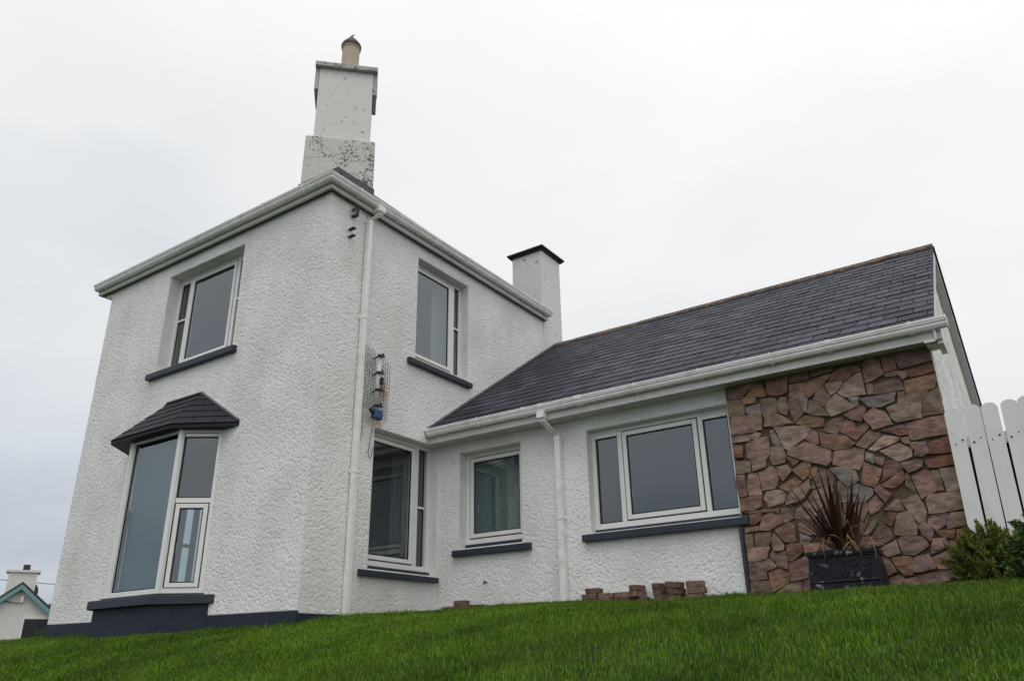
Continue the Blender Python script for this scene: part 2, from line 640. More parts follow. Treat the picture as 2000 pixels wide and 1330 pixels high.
gx = axis_lines(-420, 420, -9, 11, 0.12)
gy = axis_lines(-420, 420, -8, 5, 0.12)
GX, GY = np.meshgrid(gx, gy, indexing='ij')
GZ = ground_z(GX, GY)
nx, ny = GX.shape
idx = np.arange(nx * ny).reshape(nx, ny)
GF = np.stack([idx[:-1, :-1], idx[1:, :-1], idx[1:, 1:], idx[:-1, 1:]], -1).reshape(-1, 4)
lawn = grid_mesh('lawn', np.stack([GX, GY, GZ], -1).reshape(-1, 3), GF, M_SOIL)
lawn['kind'] = 'structure'

# ------------------------------------------------------------------ the house
W, H, D, DC, L = 5.52, 6.20, 5.58, 2.5, 6.67
house = thing('house', 'white roughcast two-storey house with slate-roofed wing and brown stone end panel', 'house', (0, 0, 0.45))


def plane_a(u, d, v): return (u, d, v)                     # front wall of the tall block, facing the lawn
def plane_b(u, d, v): return (-d, u, v)                    # side wall of the tall block
def plane_c(u, d, v): return (u, DC + d, v)                # front wall of the wing
def plane_g(u, d, v): return (L - d, u, v)                 # gable of the wing


def lines_with(a, b, breaks, step):
    pts = sorted({round(p, 5) for p in [a, b] + [q for q in breaks if a < q < b]})
    out = []
    for p, q in zip(pts[:-1], pts[1:]):
        n = max(1, int(round((q - p) / step)))
        out += list(np.linspace(p, q, n, endpoint=False))
    return np.array(out + [pts[-1]])


def blur(n, k):
    for _ in range(k):
        n = (np.roll(n, 1, 0) + 2 * n + np.roll(n, -1, 0)) / 4
        n = (np.roll(n, 1, 1) + 2 * n + np.roll(n, -1, 1)) / 4
    return (n - n.mean()) / n.std()


def roughcast(name, P, u0, u1, v0, v1, holes, step, amp, seed, keep=None, shear=None):
    us = lines_with(u0, u1, [h[0] for h in holes] + [h[1] for h in holes], step)
    vv = lines_with(v0, v1, [h[2] for h in holes] + [h[3] for h in holes], step)
    U, V = np.meshgrid(us, vv, indexing='ij')
    cu, cv = (us[:-1] + us[1:]) / 2, (vv[:-1] + vv[1:]) / 2
    CU, CV = np.meshgrid(cu, cv, indexing='ij')
    ok = np.ones(CU.shape, bool)
    for a, b, c, d in holes:
        ok &= ~((CU > a) & (CU < b) & (CV > c) & (CV < d))
    if keep is not None:
        ok &= keep(CU, CV)
    rng = np.random.default_rng(seed)
    n1 = blur(rng.normal(size=U.shape), 1)
    n2 = blur(rng.normal(size=U.shape), 4)
    n3 = rng.normal(size=U.shape)
    h = amp * (1.2 + 0.40 * np.tanh(1.1 * n1) - 2.2 * np.clip(-n1 - 0.8, 0, 1.0) + 0.08 * n2 + 0.15 * n3)
    pad = np.zeros((ok.shape[0] + 2, ok.shape[1] + 2), bool)
    pad[1:-1, 1:-1] = ok
    allin = pad[:-1, :-1] & pad[1:, :-1] & pad[:-1, 1:] & pad[1:, 1:]
    h = np.where(allin, h, -0.004)
    ju = rng.uniform(-0.36, 0.36, U.shape) * step * allin
    jv = rng.uniform(-0.36, 0.36, U.shape) * step * allin
    U, V = U + ju, V + jv
    if shear is not None:
        V = V + shear(U) * np.clip((v0 + 0.3 - V) / 0.3, 0, 1)
    x, y, z = P(U, -h, V)
    pos = np.stack(np.broadcast_arrays(x, y, z), -1).reshape(-1, 3)
    ii = np.arange(U.size).reshape(U.shape)
    q = np.stack([ii[:-1, :-1], ii[1:, :-1], ii[1:, 1:], ii[:-1, 1:]], -1)[ok]
    used = np.unique(q)
    remap = np.full(U.size, -1, np.int64)
    remap[used] = np.arange(len(used))
    return grid_mesh(name, pos[used], remap[q], M_ROUGH, house)


def core_wall(name, P, u0, u1, v0, v1, holes, d0, d1, m, parent):
    us = sorted({u0, u1, *[h[0] for h in holes], *[h[1] for h in holes]})
    vv = sorted({v0, v1, *[h[2] for h in holes], *[h[3] for h in holes]})
    nu, nv = len(us) - 1, len(vv) - 1
    ok = [[not any(h[0] < (us[i] + us[i + 1]) / 2 < h[1] and h[2] < (vv[j] + vv[j + 1]) / 2 < h[3] for h in holes)
           for j in range(nv)] for i in range(nu)]
    b = MB()
    for k, d in enumerate((d0, d1)):
        for i in range(nu + 1):
            for j in range(nv + 1):
                b.v.append(tuple(map(float, P(us[i], d, vv[j]))))
    n = (nu + 1) * (nv + 1)
    def vid(i, j, k): return k * n + i * (nv + 1) + j
    def inside(i, j): return 0 <= i < nu and 0 <= j < nv and ok[i][j]
    for i in range(nu):
        for j in range(nv):
            if not ok[i][j]:
                continue
            for k in (0, 1):
                b.f.append((vid(i, j, k), vid(i + 1, j, k), vid(i + 1, j + 1, k), vid(i, j + 1, k)))
            for di, dj, p, q in ((-1, 0, (i, j), (i, j + 1)), (1, 0, (i + 1, j), (i + 1, j + 1)),
                                 (0, -1, (i, j), (i + 1, j)), (0, 1, (i, j + 1), (i + 1, j + 1))):
                if not inside(i + di, j + dj):
                    b.f.append((vid(*p, 0), vid(*q, 0), vid(*q, 1), vid(*p, 1)))
    b.mi = [0] * len(b.f)
    return b.build(name, m, parent)


A_UP = (-3.74, -1.85, 4.27, 5.955)
A_BAY = (-3.66, -1.90, 0.90, 2.97)
B_UP = (1.877, 3.168, 4.22, 5.955)
B_LO = (1.10, 2.462, 1.13, 2.987)
C_SM = (0.38, 1.45, 1.475, 2.846)
C_LG = (2.50, 4.43, 1.485, 2.82)
roof_tan = (5.77 - 3.16) / (6.0 - 2.18)

roughcast('wall', plane_a, -W, 0.0, 0.58, H, [A_UP, A_BAY], 0.0086, 0.0038, 1, shear=lambda u: 0.045 * (-u / W))
roughcast('wall', plane_b, 0.0, D, 0.55, H, [B_UP, B_LO], 0.0086, 0.0038, 2,
          keep=lambda u, v: (u < 2.52) | (v > 3.16 + (u - 2.18) * roof_tan - 0.10))
roughcast('wall', plane_c, 0.0, 4.425, 0.40, 3.06, [C_SM, C_LG], 0.0086, 0.0038, 3)
roughcast('wall', plane_g, 2.5, 9.5, 0.40, 5.75, [], 0.026, 0.007, 4,
          keep=lambda u, v: v < 5.70 - abs(u - 6.0) * roof_tan)
core_wall('inner_wall', plane_a, -W, 0.0, 0.2, H + 0.05, [A_UP, A_BAY], 0.0005, 0.30, M_PAINT, house)
core_wall('inner_wall', plane_b, 0.301, D, 0.2, H + 0.05, [B_UP, B_LO], 0.0005, 0.30, M_PAINT, house)
core_wall('inner_wall', plane_c, 0.001, L, 0.2, 3.08, [C_SM, C_LG], 0.0005, 0.30, M_PAINT, house)
def plane_l(u, d, v): return (-W + d, u, v)                # left side wall of the tall block


L_LO = (1.87, 3.25, 0.95, 2.80)
core_wall('inner_wall', plane_l, 0.301, D, 0.2, H + 0.05, [L_LO], 0.0, 0.30, M_PAINT, house)
b = MB()
b.box(-W + 0.301, -0.301, D - 0.3, D, 0.2, H + 0.05)
b.build('inner_wall', M_PAINT, house)
b = MB()
b.prism([(L - 0.3, 2.801, 0.2), (L - 0.3, 9.4, 0.2), (L - 0.3, 9.4, 3.0), (L - 0.3, 6.0, 5.62), (L - 0.3, 2.801, 3.43)], (0.299, 0, 0))
b.box(0.001, L - 0.301, 9.1, 9.4, 0.2, 3.0)
b.build('inner_wall', M_PAINT, house)
# rooms behind the glass: floors, ceilings and a few partitions
b = MB().box(-W + 0.3, -0.3, 0.3, D - 0.3, 0.40, 0.62).box(-W + 0.3, -0.3, 0.3, D - 0.3, 3.30, 3.42)
b.box(0.02, L - 0.31, 2.81, 9.09, 0.45, 0.66)
b.build('floor', M_FLOOR, house)
b = MB().box(-W + 0.3, -0.3, 0.3, D - 0.3, 3.18, 3.295).box(-W + 0.3, -0.3, 0.3, D - 0.3, 6.10, 6.18)
b.box(0.02, L - 0.31, 2.81, 9.09, 2.98, 3.05)
b.build('room_ceiling', M_ROOM, house)
b = MB().box(-W + 0.3, -0.3, 3.3, 3.4, 0.62, 3.18).box(-W + 0.3, -0.3, 3.5, 3.6, 3.42, 6.10)
b.box(-1.75, -1.65, 0.31, 3.29, 0.62, 3.18).box(-1.60, -1.50, 0.31, 3.49, 3.42, 6.10)
b.box(1.9, 2.0, 2.81, 6.5, 0.66, 2.98).box(0.02, L - 0.31, 6.5, 6.6, 0.66, 2.98).box(4.6, 4.7, 2.81, 6.49, 0.66, 2.98)
b.build('partition', M_ROOM, house)

# plinths (dark paint at the foot of the tall block)
b = MB()
b.hexa([(-W - 0.005, -0.012, 0.1), (0.012, -0.012, 0.1), (0.012, 0.02, 0.1), (-W - 0.005, 0.02, 0.1),
        (-W - 0.005, -0.012, 0.629), (0.012, -0.012, 0.583), (0.012, 0.02, 0.583), (-W - 0.005, 0.02, 0.629)])
b.box(-0.01, 0.0119, 0.021, 2.49, 0.1, 0.556)
b.build('plinth', M_PLINTH, house)


# ------------------------------------------------------------------ windows
def window(P, hole, lights, setback=0.16, upstand=0.05, frame=0.055, sill=None, handle=None, parent=None, fd=0.07):
    """frame with mullions > panes, sashes, gaskets, trickle vents; P maps (along, inward, up) to the world"""
    par = parent or house
    u0, u1, v0, v1 = hole
    v0 = v0 + upstand
    d0, d1 = setback, setback + fd

    def bx(mb, a, b_, c, d, e, f):
        mb.hexa([P(a, c, e), P(b_, c, e), P(b_, d, e), P(a, d, e), P(a, c, f), P(b_, c, f), P(b_, d, f), P(a, d, f)])
    fr = MB()
    bx(fr, u0, u0 + frame, d0, d1, v0, v1)
    bx(fr, u1 - frame, u1, d0, d1, v0, v1)
    bx(fr, u0 + frame, u1 - frame, d0 + .0005, d1, v0, v0 + frame + 0.015)
    bx(fr, u0 + frame, u1 - frame, d0 + .0005, d1, v1 - frame, v1)
    ends = [(l['u0'], l['u1']) for l in lights]
    for (a, b_), (c, d) in zip(ends[:-1], ends[1:]):
        bx(fr, b_, c, d0 + .001, d1, v0 + frame + 0.015, v1 - frame)
    w = fr.build('window', M_UPVC, par, bevel=0.005)
    for l in lights:
        a, b_ = l['u0'], l['u1']
        rows = l.get('rows') or [(v0 + frame + 0.015, v1 - frame)]
        if 'bar' in l:
            z = l['bar']
            rows = [(v0 + frame + 0.015, z - 0.016), (z + 0.016, v1 - frame)]
            t = MB()
            bx(t, a, b_, d0 + 0.006, d1, z - 0.016, z + 0.016)
            t.build('glazing_bar', M_UPVC, w, bevel=0.003)
        kinds = l.get('kinds') or [l.get('kind', 'fixed')] * len(rows)
        if l.get('transom'):
            t = MB()
            z0, z1 = rows[0][1], rows[1][0]
            bx(t, a, b_, d0 + .001, d1, z0, z1)
            t.build('transom', M_UPVC, w, bevel=0.004)
        for (z0, z1), kind in zip(rows, kinds):
            a2, b2, y0, y1, dd = a, b_, z0, z1, d0 + 0.028
            if kind == 'sash':
                s, fw = MB(), 0.056
                g = 0.015
                q = MB()                                     # dark joint round the opening sash
                bx(q, a, b_, d0 + 0.018, d0 + 0.03, y0, y0 + g)
                bx(q, a, b_, d0 + 0.018, d0 + 0.03, y1 - g, y1)
                bx(q, a, a + g, d0 + 0.018, d0 + 0.03, y0 + g, y1 - g)
                bx(q, b_ - g, b_, d0 + 0.018, d0 + 0.03, y0 + g, y1 - g)
                q.build('joint_seal', M_GASKET, w)
                a2, b2, y0, y1 = a + g, b_ - g, y0 + g, y1 - g
                bx(s, a2, a2 + fw, d0 - 0.012, d1 - 0.01, y0, y1)
                bx(s, b2 - fw, b2, d0 - 0.012, d1 - 0.01, y0, y1)
                bx(s, a2 + fw, b2 - fw, d0 - 0.0115, d1 - 0.01, y0, y0 + fw)
                bx(s, a2 + fw, b2 - fw, d0 - 0.0115, d1 - 0.01, y1 - fw, y1)
                s.build('sash', M_UPVC, w, bevel=0.006)
                a2, b2, y0, y1, dd = a2 + fw, b2 - fw, y0 + fw, y1 - fw, d0 + 0.008
            if l.get('vent') and (z1 == rows[-1][1]):
                t = MB()
                bx(t, a2 + 0.004, b2 - 0.004, d0 + 0.004, dd + 0.02, y1 - 0.045, y1)
                t.build('trickle_vent', M_UPVC, w, bevel=0.003)
                y1 -= 0.045
            g = 0.016
            q = MB()
            bx(q, a2, b2, dd, dd + 0.012, y0, y0 + g)
            bx(q, a2, b2, dd, dd + 0.012, y1 - g, y1)
            bx(q, a2, a2 + g, dd, dd + 0.012, y0 + g, y1 - g)
            bx(q, b2 - g, b2, dd, dd + 0.012, y0 + g, y1 - g)
            q.build('gasket', M_GASKET, w)
            p = MB()
            bx(p, a2 + 0.002, b2 - 0.002, dd + 0.006, dd + 0.010, y0 + 0.002, y1 - 0.002)
            p.build('pane', M_GLASS, w)
    if handle:
        hu, hv = handle
        t = MB()
        bx(t, hu - 0.008, hu + 0.008, d1 + 0.012, d1 + 0.03, hv - 0.07, hv + 0.05)
        t.build('handle', M_UPVC, w, bevel=0.003)
    if sill:
        s0, s1, zt, th, out = sill
        t = MB()
        for a, b_, c, d, e, f in ((s0, s1, -out, -0.004, zt - th, zt), (u0 + 0.002, u1 - 0.002, -0.004, setback + 0.01, zt - th, hole[2] + upstand)):
            if c == -out:
                t.hexa([P(a, c, e), P(b_, c, e), P(b_, d, e), P(a, d, e), P(a, c, f - 0.012), P(b_, c, f - 0.012), P(b_, d, f), P(a, d, f)])
            else:
                bx(t, a, b_, setback - 0.03, d, hole[2] + 0.001, f - 0.003)
                t.hexa([P(a, c, zt - th + .01), P(b_, c, zt - th + .01), P(b_, d, zt - th + .01), P(a, d, zt - th + .01),
                        P(a, c, zt - 0.002), P(b_, c, zt - 0.002), P(b_, d, hole[2] + 0.012), P(a, d, hole[2] + 0.012)])
        t.build('sill', M_SILL, w, bevel=0.008)
    return w


window(plane_a, A_UP, [dict(u0=-3.685, u1=-3.46, bar=5.20, vent=True), dict(u0=-3.40, u1=-2.24, kind='sash'),
                       dict(u0=-2.18, u1=-1.905, bar=5.20, vent=True)], setback=0.19, sill=(-3.86, -1.72, 4.255, 0.105, 0.085))
window(plane_b, B_UP, [dict(u0=1.932, u1=2.90, kind='sash'), dict(u0=2.985, u1=3.113, bar=5.16)], setback=0.15,
       sill=(1.69, 3.21, 4.205, 0.095, 0.08))
window(plane_b, B_LO, [dict(u0=1.16, u1=2.12, kind='sash'), dict(u0=2.205, u1=2.36, bar=2.08)], setback=0.15,
       sill=(0.92, 2.44, 1.115, 0.085, 0.08), upstand=0.06)
window(plane_c, C_SM, [dict(u0=0.44, u1=1.39, kind='sash')], setback=0.17, sill=(0.31, 1.605, 1.46, 0.098, 0.08), handle=(0.52, 2.05),
       upstand=0.07)
window(plane_c, C_LG, [dict(u0=2.555, u1=2.88, vent=True), dict(u0=2.945, u1=3.995, kind='sash'), dict(u0=4.055, u1=4.375, vent=True)],
       setback=0.13, sill=(2.405, 4.535, 1.475, 0.10, 0.09), handle=(3.00, 1.98), upstand=0.05)


window(plane_l, L_LO, [dict(u0=1.925, u1=2.10, bar=1.98), dict(u0=2.185, u1=3.19)], setback=0.15)


# ------------------------------------------------------------------ canted bay window
def plane_between(p, q):
    p, q = np.array(p, float), np.array(q, float)
    t = q - p
    ln = np.linalg.norm(t)
    t /= ln
    n = np.array([-t[1], t[0]])                             # inward (towards the house)
    return (lambda u, d, v: (p[0] + t[0] * u + n[0] * d, p[1] + t[1] * u + n[1] * d, v)), ln


LW, LC, RC, RW = (-3.80, 0.0), (-3.40, -0.34), (-2.245, -0.34), (-1.80, 0.0)
zb, zt = 0.875, 3.03
Pf, lf = plane_between(LC, RC)
window(Pf, (0.0, lf, zb, zt), [dict(u0=0.05, u1=lf - 0.05)], setback=0.0, upstand=0.0, frame=0.05)
Pr, lr = plane_between(RC, RW)
window(Pr, (0.0, lr, zb, zt), [dict(u0=0.06, u1=lr - 0.05, rows=[(zb + 0.055, 2.02), (2.085, zt - 0.06)], kinds=['sash', 'fixed'],
                                    transom=True, vent=True)], setback=0.0, upstand=0.0, frame=0.05, handle=(0.12, 1.45))
Pl, ll = plane_between(LW, LC)
window(Pl, (0.0, ll, zb, zt), [dict(u0=0.06, u1=ll - 0.06, rows=[(zb + 0.055, 2.02), (2.085, zt - 0.06)], kinds=['sash', 'fixed'],
                                    transom=True)], setback=0.0, upstand=0.0, frame=0.05)
for c in (LC, RC):                                          # corner posts between the faces
    MB().lathe((c[0], c[1] + 0.004, zb), [(0.036, 0.0), (0.036, zt - zb)], 8).build('corner_post', M_UPVC, house)


def ring(poly, z): return [(x, y, z) for x, y in poly]


sill_poly = [(-4.03, -0.004), (-3.64, -0.46), (-2.27, -0.46), (-1.52, -0.004)]
b = MB().prism(ring(sill_poly, 0.735), (0, 0, 0.112))
b.prism(ring([(-3.86, -0.004), (-3.45, -0.39), (-2.225, -0.39), (-1.74, -0.004)], 0.8475), (0, 0, 0.026))
b.build('bay_sill', M_SILL, house, bevel=0.008)
b = MB().prism(ring([(-3.96, -0.013), (-3.60, -0.385), (-2.26, -0.385), (-1.62, -0.013)], 0.1), (0, 0, 0.634))
b.build('bay_base', M_PLINTH, house, bevel=0.004)
b = MB().prism(ring([(-3.62, 0.01), (-3.37, -0.26), (-2.29, -0.26), (-1.96, 0.01)], 0.80), (0, 0, 0.068))
b.build('window_board', M_UPVC, house)
eave = [(-4.10, -0.006), (-3.72, -0.50), (-2.27, -0.50), (-1.45, -0.006)]
top = [(-3.22, -0.006), (-2.40, -0.006)]
ZE, ZT = 3.05, 3.66
b = MB().prism(ring(eave, ZE - 0.035), (0, 0, 0.05))
b.add([(-4.08, -0.006, ZE + 0.005), (-3.71, -0.48, ZE + 0.005), (-2.27, -0.48, ZE + 0.005), (-1.47, -0.006, ZE + 0.005),
       (top[0][0], -0.006, ZT - 0.02), (top[1][0], -0.006, ZT - 0.02)],
      [(0, 1, 4), (1, 2, 5, 4), (2, 3, 5), (0, 3, 2, 1), (0, 4, 5, 3)])
bay_roof = b.build('bay_roof', M_DARKROOF, house)


def quad_slates(p00, p10, p11, p01, rows, cols, parent, m, th=0.012, seed=5):
    """slates on a (possibly tapering) roof face: p00-p10 is the eave, p01-p11 the top"""
    rng = random.Random(seed)
    P00, P10, P11, P01 = [np.array(p, float) for p in (p00, p10, p11, p01)]
    nrm = np.cross(P10 - P00, P01 - P00)
    nrm = nrm / np.linalg.norm(nrm)
    if nrm[2] < 0:
        nrm = -nrm
    def pt(s, t): return (P00 * (1 - s) + P10 * s) * (1 - t) + (P01 * (1 - s) + P11 * s) * t
    for r_ in range(rows):
        t0, t1 = r_ / rows, min(1.0, (r_ + 1.12) / rows)
        cut = [0.0, 1.0]
        k = cols
        off = 0.5 * (r_ % 2) / k
        width = np.linalg.norm(pt(1, t0) - pt(0, t0)) / max(1e-6, np.linalg.norm(P10 - P00))
        n = max(1, int(round(k * width)))
        cut = sorted({0.0, 1.0, *[min(1.0, max(0.0, (i + 0.5 * (r_ % 2)) / n)) for i in range(n + 1)]})
        for s0, s1 in zip(cut[:-1], cut[1:]):
            if s1 - s0 < 0.02:
                continue
            g = 0.0025 / max(0.2, np.linalg.norm(P10 - P00))
            j = rng.uniform(-0.002, 0.002)
            q = [pt(s0 + g, t0) + nrm * (0.014 + j), pt(s1 - g, t0) + nrm * (0.014 + j), pt(s1 - g, t1) + nrm * 0.003, pt(s0 + g, t1) + nrm * 0.003]
            bb = MB()
            bb.hexa([tuple(p) for p in q] + [tuple(p + nrm * th) for p in q])
            bb.build('slate', m, parent)


e3 = [(x, y, ZE + 0.005) for x, y in eave]
t3 = [(x, y, ZT - 0.02) for x, y in top]
quad_slates(e3[1], e3[2], t3[1], t3[0], 5, 4, bay_roof, M_SLATE_BAY, seed=1)
quad_slates(e3[2], e3[3], (t3[1][0] + 0.02, t3[1][1], t3[1][2]), t3[1], 5, 3, bay_roof, M_SLATE_BAY, seed=2)
quad_slates(e3[0], e3[1], t3[0], (t3[0][0] - 0.02, t3[0][1], t3[0][2]), 5, 2, bay_roof, M_SLATE_BAY, seed=3)
b = MB().tube([np.array(e3[3]) + (-0.01, -0.012, 0.03), np.array(t3[1]) + (0, -0.012, 0.03), np.array(t3[0]) + (0, -0.012, 0.03),
               np.array(e3[0]) + (0.02, -0.012, 0.03)], 0.022, 6)
b.build('flashing', M_LEAD, bay_roof)


# ------------------------------------------------------------------ main roof, fascia, gutter
PITCH_M = math.tan(R(43.2))
o_ = 0.15
x0, x1, y0, y1, ze = -W - o_, o_, -o_, D + 0.02, 6.325
rise = (x1 - x0) / 2 * PITCH_M
xm = (x0 + x1) / 2
ya, yb = y0 + (x1 - x0) / 2, y1 - 0.05
b = MB()
b.add([(x0, y0, ze), (x1, y0, ze), (x1, y1, ze), (x0, y1, ze), (xm, ya, ze + rise), (xm, min(ya + 0.2, yb), ze + rise),
       (x0, y0, ze - 0.03), (x1, y0, ze - 0.03), (x1, y1, ze - 0.03), (x0, y1, ze - 0.03)],
      [(0, 1, 4), (1, 2, 5, 4), (2, 3, 5), (3, 0, 4, 5), (0, 6, 7, 1), (1, 7, 8, 2), (2, 8, 9, 3), (3, 9, 6, 0), (6, 9, 8, 7)])
main_roof = b.build('roof', M_DARKROOF, house)
quad_slates((x0, y0, ze), (x1, y0, ze), (x1 - 1.0, y0 + 1.0, ze + PITCH_M), (x0 + 1.0, y0 + 1.0, ze + PITCH_M), 6, 18, main_roof, M_SLATE_BAY, seed=7)
quad_slates((x1, y0, ze), (x1, y1, ze), (x1 - 1.0, y1 - 1.0, ze + PITCH_M), (x1 - 1.0, y0 + 1.0, ze + PITCH_M), 6, 18, main_roof, M_SLATE_BAY, seed=8)
b = MB().tube([(x1, y0, ze + 0.02), (x1 - 1.1, y0 + 1.1, ze + 1.1 * PITCH_M + 0.02)], 0.055, 6)
b.build('hip_tile', M_DARKROOF, main_roof)


def eave_sweep(prof):
    """profile of (outward, z) points carried round the front and side eaves of the tall block"""
    return [[(-W - 0.30, -o, z) for o, z in prof], [(o, -o, z) for o, z in prof], [(o, D + 0.04, z) for o, z in prof]]


GUT = [(0.0, 0.0), (0.0, -0.095), (0.03, -0.108), (0.07, -0.100), (0.088, -0.075), (0.092, -0.045), (0.104, -0.040), (0.104, -0.022),
       (0.112, -0.018), (0.112, 0.002), (0.098, 0.002), (0.096, -0.03), (0.08, -0.07), (0.06, -0.09), (0.02, -0.085), (0.012, 0.0)]
FB, GZ0 = 0.105, 6.335
gutter = MB().sweep(eave_sweep([(FB + 0.004 + o, GZ0 + z) for o, z in GUT])).build('gutter', M_GUTTER, house)
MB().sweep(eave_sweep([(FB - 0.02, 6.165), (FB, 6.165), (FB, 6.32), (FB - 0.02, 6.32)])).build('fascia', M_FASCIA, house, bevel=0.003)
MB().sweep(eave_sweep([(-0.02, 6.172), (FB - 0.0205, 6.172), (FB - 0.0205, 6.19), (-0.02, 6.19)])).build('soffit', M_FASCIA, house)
MB().sweep(eave_sweep([(0.022, 6.1665), (0.052, 6.1665), (0.052, 6.1715), (0.022, 6.1715)])).build('dark_gap_strip', M_GASKET, house)  # black strip painted in as the shadowed gap between fascia and wall
b = MB()
b.box(-W - 0.29, -W - 0.27, -FB, 0.6, 6.165, 6.32)
b.build('fascia', M_FASCIA, house)


def bracket(sec_a, sec_b, parent):
    return MB().sweep([sec_a, sec_b]).build('gutter_bracket', M_GUTTER, parent)


GB = [(-0.004, 0.006), (-0.004, -0.115), (0.03, -0.118), (0.075, -0.108), (0.098, -0.08), (0.102, -0.048), (0.112, -0.044), (0.118, -0.02), (0.118, 0.008)]
for x in np.arange(-W - 0.05, 0.0, 0.86):
    bracket([(x, -(FB + 0.004 + o), GZ0 + z) for o, z in GB], [(x + 0.03, -(FB + 0.004 + o), GZ0 + z) for o, z in GB], gutter)
for y in np.arange(0.35, D, 0.86):
    bracket([(FB + 0.004 + o, y, GZ0 + z) for o, z in GB], [(FB + 0.004 + o, y + 0.03, GZ0 + z) for o, z in GB], gutter)


def square_pipe(path, s, name, parent, m=M_GUTTER, bevel=0.006):
    b_ = MB()
    secs = []
    for x, y, z in path:
        secs.append([(x - s, y - s, z), (x + s, y - s, z), (x + s, y + s, z), (x - s, y + s, z)])
    return b_.sweep(secs).build(name, m, parent, bevel=bevel)


pipe = square_pipe([(0.055, 0.715, 0.48), (0.055, 0.715, 6.03), (0.16, 0.80, 6.14), (0.165, 0.80, 6.23)], 0.036, 'downpipe', house)
b = MB().box(0.11, 0.222, 0.73, 0.87, 6.17, 6.262)
b.build('hopper', M_GUTTER, pipe, bevel=0.008)
for z in (2.28, 4.45, 5.98):
    MB().box(0.010, 0.096, 0.674, 0.756, z, z + 0.05).build('pipe_collar', M_GUTTER, pipe, bevel=0.004)
    MB().box(0.006, 0.014, 0.655, 0.775, z + 0.012, z + 0.038).build('pipe_clip', M_GUTTER, pipe)

# ------------------------------------------------------------------ corner chimney (turned 45 degrees across the hip)
S2 = math.sqrt(0.5)


def diag(w, o, z, s=0.80):
    return (-s + S2 * (w + o), s + S2 * (w - o), z)


def dbox(mb, w0, w1, o0, o1, z0, z1, taper=0.0):
    mb.hexa([diag(w0, o1, z0), diag(w1, o1, z0), diag(w1, o0, z0), diag(w0, o0, z0),
             diag(w0 + taper, o1, z1), diag(w1 - taper, o1, z1), diag(w1 - taper, o0, z1), diag(w0 + taper, o0, z1)])


chim = MB()
dbox(chim, -0.45, 0.445, -0.62, -0.045, 7.90, 9.37)
chim = chim.build('chimney', M_CHIM, house, bevel=0.012)
b = MB()
dbox(b, -0.575, 0.55, -0.70, 0.0, 6.45, 7.94, 0.008)
b.build('chimney_base', M_CHIMD, chim, bevel=0.02)
b = MB()                                                    # lead apron where the hip runs into the stack
for w0_, w1_ in ((-0.60, 0.0), (0.0, 0.575)):
    zz_ = [6.325 + (0.95 - S2 * abs(w)) * PITCH_M for w in (w0_, w1_)]
    b.hexa([diag(w0_, 0.004, zz_[0] - 0.2), diag(w1_, 0.004, zz_[1] - 0.2), diag(w1_, 0.03, zz_[1] - 0.2), diag(w0_, 0.03, zz_[0] - 0.2),
            diag(w0_, 0.004, zz_[0] + 0.15), diag(w1_, 0.004, zz_[1] + 0.17), diag(w1_, 0.03, zz_[1] + 0.16), diag(w0_, 0.03, zz_[0] + 0.14)])
b.build('flashing', M_LEAD, chim)
b = MB()
dbox(b, -0.525, 0.515, -0.69, 0.03, 9.36, 9.45)
dbox(b, -0.520, -0.452, -0.60, -0.06, 8.93, 9.358)
dbox(b, 0.447, 0.510, -0.60, -0.06, 8.93, 9.358)
b.build('chimney_cap', M_CONC, chim, bevel=0.008)
pc = diag(0.02, -0.33, 9.45)
pot = MB().lathe(pc, [(0.17, 0.0), (0.17, 0.04), (0.152, 0.08), (0.15, 0.62), (0.165, 0.63), (0.165, 0.68), (0.15, 0.68)], 24).build(
    'chimney_pot', M_POT, chim, smooth=False)
b = MB().lathe(pc, [(0.172, 0.655), (0.178, 0.70), (0.165, 0.735), (0.10, 0.83), (0.035, 0.905), (0.012, 0.92)], 24)
for k in range(12):
    a = 2 * math.pi * k / 12
    b.tube([(pc[0] + 0.172 * math.cos(a), pc[1] + 0.172 * math.sin(a), pc[2] + 0.705), (pc[0], pc[1], pc[2] + 0.94)], 0.007, 5)
b.tube([(pc[0] + 0.035 * math.cos(t), pc[1] + 0.035 * math.sin(t) * 0.7, pc[2] + 0.955 + 0.03 * math.sin(t)) for t in np.linspace(0, 6.28, 10)], 0.010, 5)
b.build('cowl', M_DARKMETAL, chim)

# second chimney at the back corner
c2 = MB().box(-0.70, 0.012, D + 0.003, 6.30, 4.6, 7.79).build('chimney', M_CHIM, house, bevel=0.012)
MB().box(-0.78, 0.092, D - 0.08, 6.385, 7.79, 7.83).box(-0.75, 0.062, D - 0.05, 6.355, 7.755, 7.789).build('chimney_cap', M_CAP, c2, bevel=0.006)
MB().lathe((-0.36, 5.80, 7.83), [(0.13, 0.0), (0.13, 0.05), (0.15, 0.06), (0.15, 0.10), (0.1, 0.12)], 18).build('cowl', M_CONC, c2)

# ------------------------------------------------------------------ wing roof
EY, EZ, RY, RZ, RX = 2.18, 3.165, 6.0, 5.77, 6.80
sl = np.array([0, RY - EY, RZ - EZ])
SLEN = np.linalg.norm(sl)
sdir = sl / SLEN
snrm = np.array([0, -sdir[2], sdir[1]])
BY = 2 * RY - EY
b = MB()
b.prism([(0.0, EY, EZ), (0.0, RY, RZ), (0.0, BY, EZ), (0.0, BY, EZ - 0.05), (0.0, RY, RZ - 0.06), (0.0, EY, EZ - 0.05)], (RX - 0.012, 0, 0))
wing_roof = b.build('roof', M_DARKROOF, house)
ROOF_ANGLE = math.atan2(sl[2], sl[1])
COURSES, SW = 19, 0.30
gauge = SLEN / COURSES


